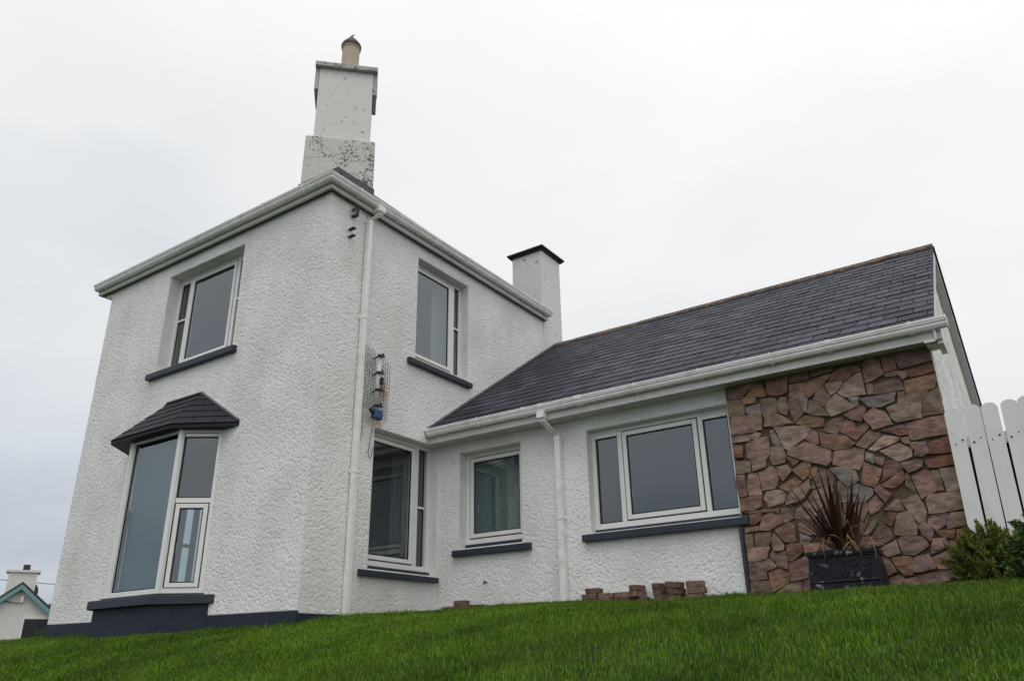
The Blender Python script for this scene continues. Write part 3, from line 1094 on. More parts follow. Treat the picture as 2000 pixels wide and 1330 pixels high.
def slate_mesh(seed):
    """one slate lying in its own frame: x across, y up the slope, z off the roof; tail edge a little chipped"""
    rng = random.Random(seed)
    n = 5
    xs = np.linspace(-0.5, 0.5, n)
    top_, bot = [], []
    v = []
    f = []
    th = 0.009
    for zoff in (0.0, th):
        for i, x in enumerate(xs):
            e_ = rng.uniform(-0.004, 0.004) if 0 < i < n - 1 else 0.0
            v.append((x, e_ if zoff else e_, 0.011 + zoff))
        for i, x in enumerate(xs):
            v.append((x, gauge + 0.035, 0.001 + zoff))
    for i in range(n - 1):
        f.append((2 * n + i, 2 * n + i + 1, 3 * n + i + 1, 3 * n + i))
        f.append((i, n + i, n + i + 1, i + 1))
        f.append((i, i + 1, 2 * n + i + 1, 2 * n + i))
    f.append((0, 2 * n, 3 * n, n))
    f.append((n - 1, 2 * n - 1, 4 * n - 1, 3 * n - 1))
    me = bpy.data.meshes.new('slate')
    me.from_pydata(v, [], f)
    me.materials.append(M_SLATE)
    return me


slate_variants = [slate_mesh(s) for s in range(6)]
rng = random.Random(11)
all_slates = []
for r_ in range(COURSES):
    xs = -SW * 0.5 * (r_ % 2) - rng.uniform(0, 0.02)
    while xs < RX - 0.01:
        a, b_ = max(0.0, xs), min(RX, xs + SW)
        if b_ - a > 0.03:
            base = np.array([(a + b_) / 2, EY, EZ]) + sdir * (r_ * gauge - (0.03 if r_ == 0 else 0)) + snrm * rng.uniform(0, 0.003)
            p = [project(base + np.array([dx, 0, 0]) + sdir * t) for dx in (-(b_ - a) / 2, (b_ - a) / 2) for t in (0, gauge)]
            area = abs((p[1][0] - p[0][0]) * (p[2][1] - p[0][1]) - (p[1][1] - p[0][1]) * (p[2][0] - p[0][0]))
            all_slates.append((area, base, b_ - a - 0.010, rng.uniform(-0.006, 0.006), rng.uniform(-0.02, 0.02)))
        xs += SW
all_slates.sort(key=lambda s: -s[0])
far = MB()
rot0 = Matrix.Rotation(ROOF_ANGLE, 4, 'X')
for i, (area, base, wd, tw, ti) in enumerate(all_slates):
    if i < 295:
        piece('slate', slate_variants[i % 6], wing_roof, base, (ROOF_ANGLE, ti * 0.5, tw), (wd, 1, 1))
    else:
        mtx = Matrix.Translation(base) @ rot0 @ Matrix.Diagonal((wd, 1, 1, 1))
        me = slate_variants[i % 6]
        far.add([tuple(mtx @ v.co) for v in me.vertices], [tuple(p.vertices) for p in me.polygons])
M_SLATE_FAR = island_material('roof_slate_far', [(0.0, (0.023, 0.026, 0.038)), (0.5, (0.036, 0.040, 0.057)), (1.0, (0.058, 0.062, 0.078))], 0.6, 0.16,
                              scale=14, bright=0.2)
fs = far.build('slates', M_SLATE_FAR, wing_roof, fix=False)
fs['kind'] = 'stuff'
for k in range(15):                                         # ridge tiles
    xa, xb = 0.02 + k * (RX - 0.02) / 15, 0.02 + (k + 1) * (RX - 0.02) / 15
    bb = MB()
    sec = lambda x, dz: [(x, RY - 0.13, RZ - 0.13 * 0.683 + 0.045 + dz), (x, RY, RZ + 0.062 + dz), (x, RY + 0.13, RZ - 0.13 * 0.683 + 0.045 + dz),
                         (x, RY + 0.13, RZ - 0.13 * 0.683 + 0.028 + dz), (x, RY, RZ + 0.042 + dz), (x, RY - 0.13, RZ - 0.13 * 0.683 + 0.028 + dz)]
    j = rng.uniform(-0.004, 0.004)
    bb.sweep([sec(xa, j), sec(xb - 0.004, j + rng.uniform(-0.003, 0.003))])
    bb.build('ridge_tile', M_RIDGE, wing_roof)
b = MB()                                                    # lead along the wall
for t0, t1 in zip(np.linspace(0, SLEN, 20)[:-1], np.linspace(0, SLEN, 20)[1:]):
    p0, p1 = np.array([0.0, EY, EZ]) + sdir * t0, np.array([0.0, EY, EZ]) + sdir * (t1 + 0.02)
    if p1[1] > D + 0.65:
        break
    b.hexa([tuple(p0 + snrm * 0.02 + (0.016, 0, 0)), tuple(p1 + snrm * 0.02 + (0.016, 0, 0)), tuple(p1 + snrm * 0.02 + (0.05, 0, 0)),
            tuple(p0 + snrm * 0.02 + (0.05, 0, 0)), tuple(p0 + snrm * 0.055 + (0.016, 0, 0)), tuple(p1 + snrm * 0.05 + (0.016, 0, 0)),
            tuple(p1 + snrm * 0.034 + (0.05, 0, 0)), tuple(p0 + snrm * 0.034 + (0.05, 0, 0))])
b.build('flashing', M_LEAD, wing_roof)

# verge: barge boards, soffit and slate edge on the gable
for sgn, name in ((-1, 'bargeboard'), (1, 'bargeboard')):
    yy = EY if sgn < 0 else BY
    b = MB()
    sec = lambda y, z: [(RX - 0.035, y, z - 0.20), (RX - 0.014, y, z - 0.20), (RX - 0.014, y, z - 0.055), (RX - 0.035, y, z - 0.055)]
    b.sweep([sec(yy, EZ), sec(RY, RZ)])
    b.build(name, M_FASCIA, house)
    b = MB()
    sec = lambda y, z: [(L - 0.01, y, z - 0.215), (RX - 0.036, y, z - 0.215), (RX - 0.036, y, z - 0.197), (L - 0.01, y, z - 0.197)]
    b.sweep([sec(yy, EZ), sec(RY, RZ)])
    b.build('verge_soffit', M_FASCIA, house)
    b = MB()
    sec = lambda y, z: [(RX - 0.05, y, z - 0.052), (RX + 0.012, y, z - 0.052), (RX + 0.012, y, z + 0.012), (RX - 0.05, y, z + 0.012)]
    if sgn > 0:
        b.sweep([sec(yy, EZ), sec(RY, RZ)])
        b.build('verge_slate', M_DARKROOF, house)

# eaves of the wing
WF = 2.235                                                  # fascia face
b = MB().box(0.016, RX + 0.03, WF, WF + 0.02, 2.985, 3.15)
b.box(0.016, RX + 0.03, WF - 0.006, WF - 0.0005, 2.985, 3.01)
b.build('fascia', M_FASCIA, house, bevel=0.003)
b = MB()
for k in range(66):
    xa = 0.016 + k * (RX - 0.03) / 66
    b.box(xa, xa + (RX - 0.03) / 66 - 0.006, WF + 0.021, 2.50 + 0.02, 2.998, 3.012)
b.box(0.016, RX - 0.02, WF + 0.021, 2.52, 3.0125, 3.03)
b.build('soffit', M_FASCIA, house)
b = MB().box(RX - 0.03, RX + 0.03, WF + 0.021, 2.62, 2.94, 3.12)
b.box(RX - 0.13, RX - 0.031, WF + 0.05, 2.44, 2.94, 2.997)
b.build('box_end', M_FASCIA, house, bevel=0.004)
GZ1 = 3.185
wg = MB().sweep([[(0.03, WF - 0.007 - o, GZ1 + z) for o, z in GUT], [(RX + 0.10, WF - 0.007 - o, GZ1 + z) for o, z in GUT]]).build('gutter', M_GUTTER, house)
MB().sweep([[(RX + 0.10, WF - 0.005 - o * 1.02, GZ1 + z * 1.02) for o, z in GB], [(RX + 0.112, WF - 0.005 - o * 1.02, GZ1 + z * 1.02) for o, z in GB]]).build(
    'gutter_end', M_GUTTER, wg)
for x, wd in [(0.04, 0.05), (0.95, 0.03), (1.72, 0.05), (2.0, 0.05), (2.55, 0.10), (3.4, 0.03), (4.25, 0.03), (5.1, 0.03), (5.72, 0.06), (6.55, 0.03)]:
    MB().sweep([[(x, WF - 0.007 - o, GZ1 + z) for o, z in GB], [(x + wd, WF - 0.007 - o, GZ1 + z) for o, z in GB]]).build('gutter_bracket', M_GUTTER, wg)
pipe = square_pipe([(2.095, 2.448, 0.58), (2.095, 2.448, 2.80), (2.02, 2.20, 2.96), (2.02, 2.175, 3.09)], 0.040, 'downpipe', house)
MB().box(1.965, 2.075, 2.12, 2.232, 3.0, 3.09).build('hopper', M_GUTTER, pipe, bevel=0.006)
for z in (0.0, 1.69, 2.74):
    if z:
        MB().box(2.049, 2.141, 2.402, 2.494, z, z + 0.05).build('pipe_collar', M_GUTTER, pipe, bevel=0.004)
        MB().box(2.03, 2.16, 2.486, 2.4925, z + 0.012, z + 0.038).build('pipe_clip', M_GUTTER, pipe)

# ------------------------------------------------------------------ stone panel
stone_panel = MB().box(4.452, L - 0.012, 2.452, 2.4995, 0.30, 3.0).box(L - 0.0119, L + 0.006, 2.47, 2.56, 0.30, 2.99).build('stone_panel', M_MORTAR, house)
MB().box(4.408, 4.451, 2.432, 2.499, 0.30, 1.372).build('edge_strip', M_SILL, house, bevel=0.004)
STONE_COL = {'v': (0.175, 0.105, 0.105), 'b': (0.215, 0.150, 0.105), 'o': (0.225, 0.115, 0.062), 'r': (0.165, 0.068, 0.050), 'R': (0.155, 0.042, 0.026),
             'p': (0.265, 0.168, 0.140), 'w': (0.310, 0.225, 0.190), 'g': (0.190, 0.170, 0.165), 'm': (0.215, 0.112, 0.100), 'y': (0.220, 0.115, 0.040)}
STONE_COL = {k: tuple(0.74 * c * f + 0.26 * g_ for c, f, g_ in zip(v, (0.98, 0.97, 0.93), (0.215, 0.158, 0.135))) for k, v in STONE_COL.items()}
M_STONE = {k: mat('stone_' + n, STONE_COL[k], 0.62, 0.35, noise=0.42, nscale=6, bump=0.022, bscale=8, objrand=0.18,
                  col2=tuple(0.55 * c + 0.45 * d for c, d in zip(STONE_COL[k], e2)), lo=0.45, hi=0.65, stretch=(1.0, 1.0, 1.8))
           for k, n, e2 in (('v', 'purple', (0.24, 0.14, 0.10)), ('b', 'tan', (0.12, 0.08, 0.055)), ('o', 'orange', (0.26, 0.17, 0.12)),
                            ('r', 'russet', (0.25, 0.12, 0.08)), ('R', 'red', (0.26, 0.10, 0.045)), ('p', 'pink', (0.20, 0.105, 0.085)),
                            ('w', 'pale', (0.22, 0.13, 0.10)), ('g', 'grey', (0.13, 0.105, 0.105)), ('m', 'rose', (0.17, 0.085, 0.075)), ('y', 'ochre', (0.14, 0.075, 0.035)))}
STONES = """v 4491,3025 4696,2994 4678,2861 4632,2833 4481,2844
b 4707,2989 4762,2993 4895,3008 4899,2966 4795,2971 4695,2870
o 4800,2966 4897,2954 4926,2796 4693,2839 4749,2902
v 4922,3015 5205,3021 5195,2928 4954,2964
r 4958,2951 5189,2914 5165,2792 5048,2774 4944,2813
r 5223,3023 5449,3028 5425,2912 5206,2896
v 5465,3024 5699,3020 5685,2933 5458,2915
p 5203,2881 5350,2862 5375,2702 5227,2714 5186,2746
o 5365,2853 5654,2910 5660,2879 5565,2799 5404,2679 5369,2733
p 5586,2795 5745,2814 5773,2773 5699,2701 5634,2662
r 5698,2918 5882,2966 5978,2921 5897,2875 5788,2787 5747,2829 5634,2820
b 5489,2732 5568,2784 5621,2647 5535,2548 5438,2648
w 5678,2668 5855,2486 5688,2450 5600,2426 5549,2534 5610,2614
w 5705,2705 5856,2819 5972,2870 5982,2609 5779,2617 5698,2684
b 4470,2827 4617,2811 4666,2727 4650,2626 4473,2635 4468,2741
o 4637,2825 4796,2810 4793,2739 4674,2740
g 4676,2713 4843,2723 4842,2584 4720,2601 4675,2658
b 4868,2773 5023,2757 5032,2680 5024,2568 4883,2511 4858,2618
b 5043,2696 5091,2751 5143,2719 5148,2587 5126,2532 5044,2588
m 5183,2720 5273,2700 5312,2526 5202,2441 5151,2622
g 5287,2706 5382,2680 5351,2519 5316,2525
b 5392,2634 5431,2640 5513,2546 5585,2435 5446,2466 5358,2509
p 4490,2625 4846,2578 4823,2409 4647,2403 4466,2392
w 4477,2384 4679,2384 4674,2304 4480,2312
w 4695,2371 4751,2392 4815,2357 4752,2314 4694,2318
R 4470,2284 4580,2260 4569,2132 4481,2139
p 4629,2275 4764,2318 4880,2328 4878,2153 4846,2089 4708,2081 4608,2114
p 4876,2500 5033,2556 5177,2426 5042,2423 4861,2437
o 5199,2422 5318,2482 5515,2425 5490,2338 5321,2362
w 4962,2417 5322,2365 5356,2322 5280,2237 5083,2138 5057,2150
g 4911,2382 4954,2380 5011,2213 4954,2205 4925,2239
b 4890,2198 5030,2193 5045,2070 5025,2005 4890,1997 4870,2097
p 5079,2131 5272,2191 5527,2051 5514,1943 5459,1896 5211,2005 5064,2084
r 5056,2066 5185,1995 5115,1947 5063,2022
m 5288,2222 5369,2319 5421,2259 5416,2147 5353,2155
o 5446,2264 5705,2183 5789,2095 5734,2057 5579,2054 5442,2115
v 5512,2345 5607,2406 5719,2396 5694,2313 5619,2227 5492,2286
r 5657,2252 5737,2371 5817,2313 5823,2229 5925,2292 5949,2254 5801,2133
p 5615,2037 5762,2055 5862,2022 5829,1895 5769,1808 5675,1848 5526,1906 5550,2031
b 4473,2090 4637,2075 4627,1954 4459,1952
b 4657,2092 4828,2081 4803,1984 4661,1952
v 4932,1962 5041,1969 5083,1898 4972,1801 4942,1884
p 4716,1936 4865,1984 4914,1931 4926,1825 4873,1731 4738,1726
o 5093,1900 5228,1975 5300,1942 5267,1849 5197,1779
o 5298,1909 5370,1898 5291,1780 5253,1807
v 5383,1877 5471,1842 5527,1745 5478,1695 5263,1675 5292,1758
g 5485,1854 5558,1866 5685,1836 5732,1803 5750,1701 5642,1647 5578,1730
o 4919,1742 5107,1822 5174,1766 5029,1672
p 4974,1580 5016,1639 5251,1783 5250,1676 5154,1575 4978,1536
m 4460,1929 4559,1924 4553,1722 4560,1692 4464,1687
p 4601,1932 4698,1924 4721,1683 4576,1690 4568,1799
w 4736,1631 4781,1707 4935,1701 4989,1655 4948,1567 4779,1540
o 4462,1676 4717,1669 4696,1549 4620,1528 4458,1530
r 4556,1474 4691,1470 4671,1407 4610,1370 4543,1377
m 4634,1302 4692,1437 4791,1468 4896,1437 4894,1350 4754,1289
b 4481,1514 4809,1514 4815,1481 4569,1486
b 4830,1510 4885,1509 4882,1451 4828,1479
b 4907,1509 5033,1484 5019,1391 4949,1355 4903,1371
p 5064,1472 5193,1551 5273,1395 5222,1337 5040,1386
p 5200,1561 5274,1660 5475,1679 5476,1626 5398,1529 5285,1436
b 5494,1685 5585,1724 5632,1643 5551,1584
g 5558,1583 5715,1672 5869,1596 5860,1545 5785,1482 5554,1496
o 4492,1336 4634,1343 4616,1292 4485,1284
b 4482,1262 4563,1263 4553,1136 4488,1075 4482,1164
m 4580,1261 4762,1265 4748,1172 4720,1127 4571,1129
o 4815,1281 4968,1341 5021,1335 5019,1147 4907,1147 4862,1204
b 4762,1192 4803,1247 4886,1115 4868,1066 4771,1069
p 4486,1067 4555,1118 4734,1112 4677,982 4485,978
w 4719,1005 4739,1070 4784,1042 4760,954
p 4789,1028 4892,1046 4886,867 4778,911
r 4908,1102 4980,1133 5052,1121 5067,1018 4918,937 4902,959
w 4642,961 4720,976 4773,896 4678,872
v 4484,968 4631,962 4674,882 4649,785 4505,774 4467,803
o 4680,849 4793,882 4890,823 4877,734 4699,645
m 4906,925 5093,982 5111,932 5085,771 4898,733
b 4476,763 4678,760 4691,623 4458,626
b 4714,622 4851,703 5002,734 4992,636 4731,606
g 5066,1214 5195,1170 5123,1106 5061,1112
o 5083,1107 5258,1112 5213,1026 5096,1005
p 5068,1364 5210,1328 5224,1190 5069,1231
m 5283,1394 5405,1507 5538,1512 5508,1390 5317,1285
p 5324,1263 5510,1374 5599,1338 5574,1197 5357,1157
b 5236,1168 5345,1147 5571,1177 5546,1037 5225,1035
m 5058,957 5122,972 5540,998 5573,797 5486,578 5003,606
p 5561,1480 5778,1470 5776,1380 5715,1284 5645,1333 5564,1383
r 5603,1317 5721,1261 5684,1166 5578,1176
p 5795,1448 5885,1523 5945,1432 5824,1349 5805,1351
b 5700,1144 5824,1298 5847,1265 5760,1156
b 5656,1118 5744,1120 5822,1023 5642,1039
m 6011,2941 6182,2925 6196,2786 6005,2724
v 6044,3011 6189,3019 6178,2934 6032,2956
r 6201,3019 6312,3028 6332,2819 6204,2818
v 6322,3002 6667,3017 6670,2843 6362,2812
p 5901,2880 5966,2921 5980,2885 5906,2867
b 6210,2804 6334,2804 6329,2751 6204,2761
w 6335,2776 6407,2777 6407,2712 6366,2692
R 6418,2780 6665,2792 6665,2722 6446,2703 6413,2744
o 6373,2674 6662,2687 6666,2612 6624,2544 6475,2509 6369,2552
v 6073,2692 6242,2711 6339,2702 6354,2578 6058,2593
b 6009,2703 6065,2703 6050,2595 6012,2597
g 5913,2563 6279,2568 6236,2468 6102,2439 5996,2459
o 6295,2565 6351,2559 6330,2450 6275,2460
b 6357,2530 6572,2516 6495,2417 6340,2445
b 6525,2474 6668,2532 6679,2360 6661,2273 6477,2270
g 5797,2609 5902,2588 5885,2492 5860,2497
m 5722,2421 5921,2494 5954,2454 5885,2323 5803,2349
p 5917,2362 6032,2439 6130,2376 6181,2239 5991,2211
b 6157,2415 6290,2444 6489,2408 6458,2252 6233,2249 6186,2299
m 6305,2223 6660,2244 6643,2050 6327,2040 6311,2107
r 6055,2183 6283,2206 6302,2108 6226,2110
b 5790,2069 5939,2201 6058,2148 5890,2028
w 5902,2013 6075,2134 6222,2088 6207,2060 6094,2025 5968,1981
w 6007,1975 6200,2027 6309,1948 6295,1877 6175,1843
b 6229,2076 6305,2074 6302,2013 6256,2020
o 6304,2010 6372,2010 6355,1946 6318,1947
v 6319,1873 6377,1998 6449,1997 6456,1883 6394,1862
R 6467,1984 6656,2025 6645,1864 6461,1872
R 6406,1806 6645,1842 6646,1742 6434,1738
v 6182,1824 6382,1823 6364,1755 6235,1717 6202,1779
g 5875,1983 5938,1952 5926,1854 5860,1901
v 5946,1929 6031,1895 6007,1821 5939,1866
o 5837,1884 5991,1787 5951,1700 5901,1613 5770,1677
m 5965,1658 6044,1860 6138,1851 6191,1765
r 5963,1625 6185,1748 6186,1657 6088,1588 6014,1596
b 6197,1705 6233,1705 6259,1515 6233,1513 6186,1596
m 6253,1677 6384,1720 6434,1692 6456,1510 6302,1444
b 6446,1700 6504,1702 6512,1503 6460,1509
w 6519,1710 6652,1706 6641,1486 6538,1489
b 6339,1425 6379,1468 6646,1469 6637,1301 6343,1288 6341,1365
m 5883,1584 5942,1626 6036,1513 5964,1447
p 5940,1371 6065,1466 6107,1441 6122,1346
w 6114,1440 6266,1492 6316,1309 6292,1233 6228,1210
r 5969,1346 6048,1327 5978,1206 5926,1242
b 5996,1165 6055,1316 6161,1334 6212,1172 6188,1097 5994,1115
v 6220,1181 6285,1222 6345,1118 6300,1028 6243,1091
v 6324,1237 6358,1272 6505,1275 6486,1183 6373,1127 6315,1181
b 6496,1201 6527,1273 6641,1279 6632,1158 6467,1127
y 6362,1116 6529,1119 6512,1037 6389,1075
y 6544,1108 6632,1118 6630,969 6531,964
v 6292,943 6321,1043 6437,1051 6450,967 6277,906
o 6469,1039 6516,1016 6514,961 6454,957
m 5758,1108 5889,1234 5954,1177 5966,1089 5832,1027
p 5837,992 5989,1065 6006,938 5885,909
p 6014,1062 6050,1093 6237,1071 6273,983 6133,908 6036,926
m 6293,876 6490,933 6630,949 6626,849 6438,762 6316,762
o 5908,898 6085,896 6105,861 6083,722 6007,727 5949,808
v 6114,874 6212,900 6289,764 6094,750
p 6223,901 6258,906 6307,781 6286,784
v 5816,933 5890,888 5942,770 5814,717
v 6122,717 6323,750 6398,735 6385,655 6148,624
b 5815,700 5980,727 5995,688 5960,626 5804,626
b 6010,687 6119,699 6145,619 5978,616
v 6404,735 6457,731 6444,651 6391,655
b 6463,721 6602,739 6581,642 6448,642"""


def stone(kind, poly, seed):
    rng = random.Random(seed)
    area = sum(a[0] * b_[1] - b_[0] * a[1] for a, b_ in zip(poly, poly[1:] + poly[:1]))
    if area < 0:
        poly = poly[::-1]
    ring_ = []
    for a, b_ in zip(poly, poly[1:] + poly[:1]):
        ln = math.hypot(b_[0] - a[0], b_[1] - a[1])
        n = 2 if ln < 0.16 else 3
        ring_.append(a)
        for k in range(1, n):
            t = k / n
            j = rng.uniform(-0.006, 0.006)
            ring_.append((a[0] + (b_[0] - a[0]) * t - (b_[1] - a[1]) / ln * j, a[1] + (b_[1] - a[1]) * t + (b_[0] - a[0]) / ln * j))
    ring_ = [(min(max(x, 4.456), L - 0.004), min(max(z, 0.35), 2.992)) for x, z in ring_]
    cx = sum(p[0] for p in ring_) / len(ring_)
    cz = sum(p[1] for p in ring_) / len(ring_)
    grow = [(p, max(0.03, math.hypot(p[0] - cx, p[1] - cz))) for p in ring_]
    ring_ = [(p[0] + (p[0] - cx) / q * 0.0095, p[1] + (p[1] - cz) / q * 0.0095) for p, q in grow]
    cz = sum(p[1] for p in ring_) / len(ring_)
    size = max(math.hypot(p[0] - cx, p[1] - cz) for p in ring_)
    pr = rng.uniform(0.018, 0.048)
    tx, tz = rng.uniform(-0.08, 0.08), rng.uniform(-0.08, 0.08)
    lv = []
    for k, (shr, out) in enumerate(((1.0, -0.004), (0.992, 0.65), (0.955, 1.0), (0.5, 1.06))):
        rr = []
        for x, z in ring_:
            f_ = 1 - (1 - shr) * (0.13 / max(0.06, size) if k < 3 else 1.0)
            xx, zz = cx + (x - cx) * f_, cz + (z - cz) * f_
            d = out * pr if k else -0.004
            if k:
                d += (tx * (xx - cx) + tz * (zz - cz)) * (1.0 if k > 1 else 0.7) + rng.uniform(-0.0025, 0.0025)
                d = max(d, 0.004)
            rr.append((xx, 2.452 - d, zz))
        lv.append(rr)
    n = len(ring_)
    bb = MB()
    vv = [p for r_ in lv for p in r_] + [(cx, 2.452 - max(0.006, pr * 1.08 + rng.uniform(-0.003, 0.003)), cz)]
    ff = []
    for k in range(3):
        for i in range(n):
            ff.append((k * n + i, k * n + (i + 1) % n, (k + 1) * n + (i + 1) % n, (k + 1) * n + i))
    for i in range(n):
        ff.append((3 * n + i, 3 * n + (i + 1) % n, 4 * n))
    bb.add(vv, ff)
    return bb.build('stone', M_STONE[kind], stone_panel, fix=False)


for i, ln in enumerate(STONES.strip().split('\n')):
    t = ln.split()
    stone(t[0], [tuple(int(c) / 1000 for c in q.split(',')) for q in t[1:]], i)

# ------------------------------------------------------------------ picket fence by the gable
M_PICKET = mat('picket_paint', (0.70, 0.71, 0.68), 0.55, 0.35, noise=0.05, nscale=5, col2=(0.58, 0.56, 0.50), lo=0.55, hi=0.72, stretch=(1, 1, 0.25))
M_RUST = mat('rusty_nail', (0.16, 0.05, 0.018), 0.8, 0.3, noise=0.3, nscale=40)
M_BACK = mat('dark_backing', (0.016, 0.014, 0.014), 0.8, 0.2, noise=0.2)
fence = thing('picket_fence', 'tall white picket fence with rounded tops beside the stone panel', 'fence', (6.7, 2.3, 0.6))
PH, PW = 1.72, 0.143


def picket_mesh(k):
    rng = random.Random(k)
    prof = [(-PW / 2, 0.0), (PW / 2, 0.0), (PW / 2, PH - 0.055)]
    for a in np.linspace(10, 170, 9):
        prof.append((PW / 2 * math.cos(R(a)), PH - 0.055 + 0.058 * math.sin(R(a))))
    prof.append((-PW / 2, PH - 0.055))
    bb = MB().prism([(x, -0.011, z) for x, z in prof], (0, 0.022, 0))
    me = bpy.data.meshes.new('picket')
    me.from_pydata(bb.v, [], bb.f)
    me.materials.append(M_PICKET)
    return me


pm = [picket_mesh(0), picket_mesh(1)]
for k in range(13):
    x = 6.715 + k * 0.1575
    zg = float(ground_z(x, 2.3)) - 0.06
    ob = piece('picket', pm[k % 2], fence, (x, 2.30, 2.265 - PH + (0.006 if k % 3 == 1 else -0.004)), (0, R(1.5 + (-0.3, 0.2, -0.1, 0.25)[k % 4]), 0))
    for hx, hz in ((0.005, 1.90), (0.07, 1.935)):
        MB().tube([(x + hx, 2.284, hz), (x + hx, 2.30, hz)], 0.011 if (k + int(hz * 100)) % 2 else 0.007, 6).build('nail', M_RUST, fence)
MB().box(6.70, 8.75, 2.312, 2.345, 1.87, 1.97).build('rail', M_PICKET, fence, bevel=0.003)
MB().box(6.66, 8.75, 2.312, 2.345, 0.78, 0.88).build('rail', M_PICKET, fence, bevel=0.003)
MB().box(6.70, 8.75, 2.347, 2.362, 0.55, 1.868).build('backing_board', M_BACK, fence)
MB().box(8.70, 8.80, 2.365, 2.465, 0.3, 2.15).build('post', M_PICKET, fence, bevel=0.004)
MB().box(6.71, 6.80, 2.365, 2.43, 0.3, 1.86).build('post', M_PICKET, fence, bevel=0.004)

# ------------------------------------------------------------------ aerial on the side wall
M_WIRE = mat('rusty_wire', (0.055, 0.045, 0.042), 0.7, 0.4, noise=0.3, nscale=30, col2=(0.18, 0.07, 0.03), lo=0.55, hi=0.7)
M_CLEAR = mat('pale_tube', (0.60, 0.60, 0.57), 0.35, 0.5, noise=0.08, nscale=20)
M_BLACK = mat('black_plastic', (0.012, 0.012, 0.014), 0.45, 0.5)
M_BLUE = mat('blue_plastic', (0.025, 0.075, 0.17), 0.4, 0.5, noise=0.15, nscale=20)
aer = thing('wall_aerial', 'wire mesh aerial with black clips and blue box on the side wall beside the downpipe', 'aerial', (0.016, 1.0, 3.2))
for (ya_, yb_, za, zb_, sh) in ((0.765, 0.965, 3.67, 4.085, -0.10), (1.075, 1.265, 3.50, 3.985, -0.10), (0.745, 0.955, 3.20, 3.60, -0.05), (1.075, 1.245, 3.13, 3.52, -0.08)):
    bb = MB()
    nyw, nzw = 4, 9
    xx = 0.075
    for i in range(nyw + 1):
        t = i / nyw
        y = ya_ + (yb_ - ya_) * t
        bb.tube([(xx, y, za + sh * t * 0.5), (xx + 0.004, y, (za + zb_) / 2 + sh * t * 0.5), (xx, y, zb_ + sh * t * 0.5)], 0.0036, 4)
    for j in range(nzw + 1):
        z = za + (zb_ - za) * j / nzw
        bb.tube([(xx, ya_, z), (xx, yb_, z + sh * 0.5)], 0.0036, 4)
    bb.build('mesh_panel', M_WIRE, aer)
MB().tube([(0.10, 1.00, 3.22), (0.10, 1.02, 3.985)], 0.034, 12).build('tube', M_CLEAR, aer, smooth=True)
for z in (3.97, 3.72, 3.47, 3.24):
    bb = MB().tube([(0.10, 1.0 + (z - 3.22) * 0.026, z - 0.012), (0.10, 1.0 + (z - 3.22) * 0.026, z + 0.014)], 0.042, 10)
    bb.box(0.13, 0.16, 0.955, 1.07, z - 0.01, z + 0.012).box(0.135, 0.155, 1.03, 1.055, z + 0.005, z + 0.045)
    bb.box(0.01, 0.07, 1.0, 1.02, z - 0.008, z + 0.008)
    bb.build('clip', M_BLACK, aer)
MB().box(0.125, 0.17, 1.01, 1.055, 3.56, 3.65).tube([(0.15, 1.03, 3.56), (0.15, 1.03, 3.46)], 0.006, 5).build('connector', M_BLACK, aer)
bl = MB().box(0.10, 0.20, 0.90, 1.05, 3.04, 3.18).build('amplifier_box', M_BLUE, aer, bevel=0.02)
MB().tube([(0.15, 0.90, 3.12), (0.16, 0.83, 3.15)], [0.028, 0.022], 10).build('cable_gland', M_BLACK, bl)
MB().tube([(0.15, 1.0, 3.05), (0.13, 0.99, 3.0), (0.06, 0.985, 2.93), (0.035, 0.985, 2.75), (0.03, 0.97, 2.60), (0.03, 0.99, 2.54), (0.03, 1.03, 2.56), (0.03, 1.05, 2.68), (0.01, 1.09, 2.70)],
          0.005, 6).build('cable', M_DARKMETAL, aer)

for (y, z, lab, k) in ((0.42, 6.02, 'small rusty iron bracket high on the side wall just below the eaves', 0), (0.385, 5.68, 'pair of small rusty iron pegs on the side wall, below the upper bracket', 1)):
    br = thing('wall_bracket', lab, 'bracket', (0.012, y, z), 'iron brackets on the side wall')
    if k == 0:
        MB().box(0.005, 0.10, y - 0.035, y + 0.045, z + 0.05, z + 0.062).build('arm', M_WIRE, br)
        MB().box(0.005, 0.10, y - 0.04, y + 0.03, z - 0.06, z - 0.048).build('arm', M_WIRE, br)
        MB().box(0.092, 0.104, y - 0.03, y + 0.03, z - 0.047, z + 0.049).build('strap', M_WIRE, br)
        MB().tube([(0.06, y, z - 0.045), (0.06, y, z + 0.048)], 0.018, 8).build('insulator', M_CLEAR, br)
    else:
        MB().box(0.005, 0.11, y - 0.03, y + 0.03, z + 0.055, z + 0.068).build('peg', M_WIRE, br)
        MB().box(0.005, 0.11, y - 0.03, y + 0.03, z - 0.065, z - 0.052).build('peg', M_WIRE, br)
tp = thing('wall_tap', 'small dark tap stub low on the wing wall beneath the blind window', 'tap', (0.86, 2.49, 1.0))
MB().tube([(0.86, 2.498, 1.0), (0.86, 2.44, 1.0), (0.865, 2.425, 0.97)], 0.012, 6).build('spout', M_DARKMETAL, tp)

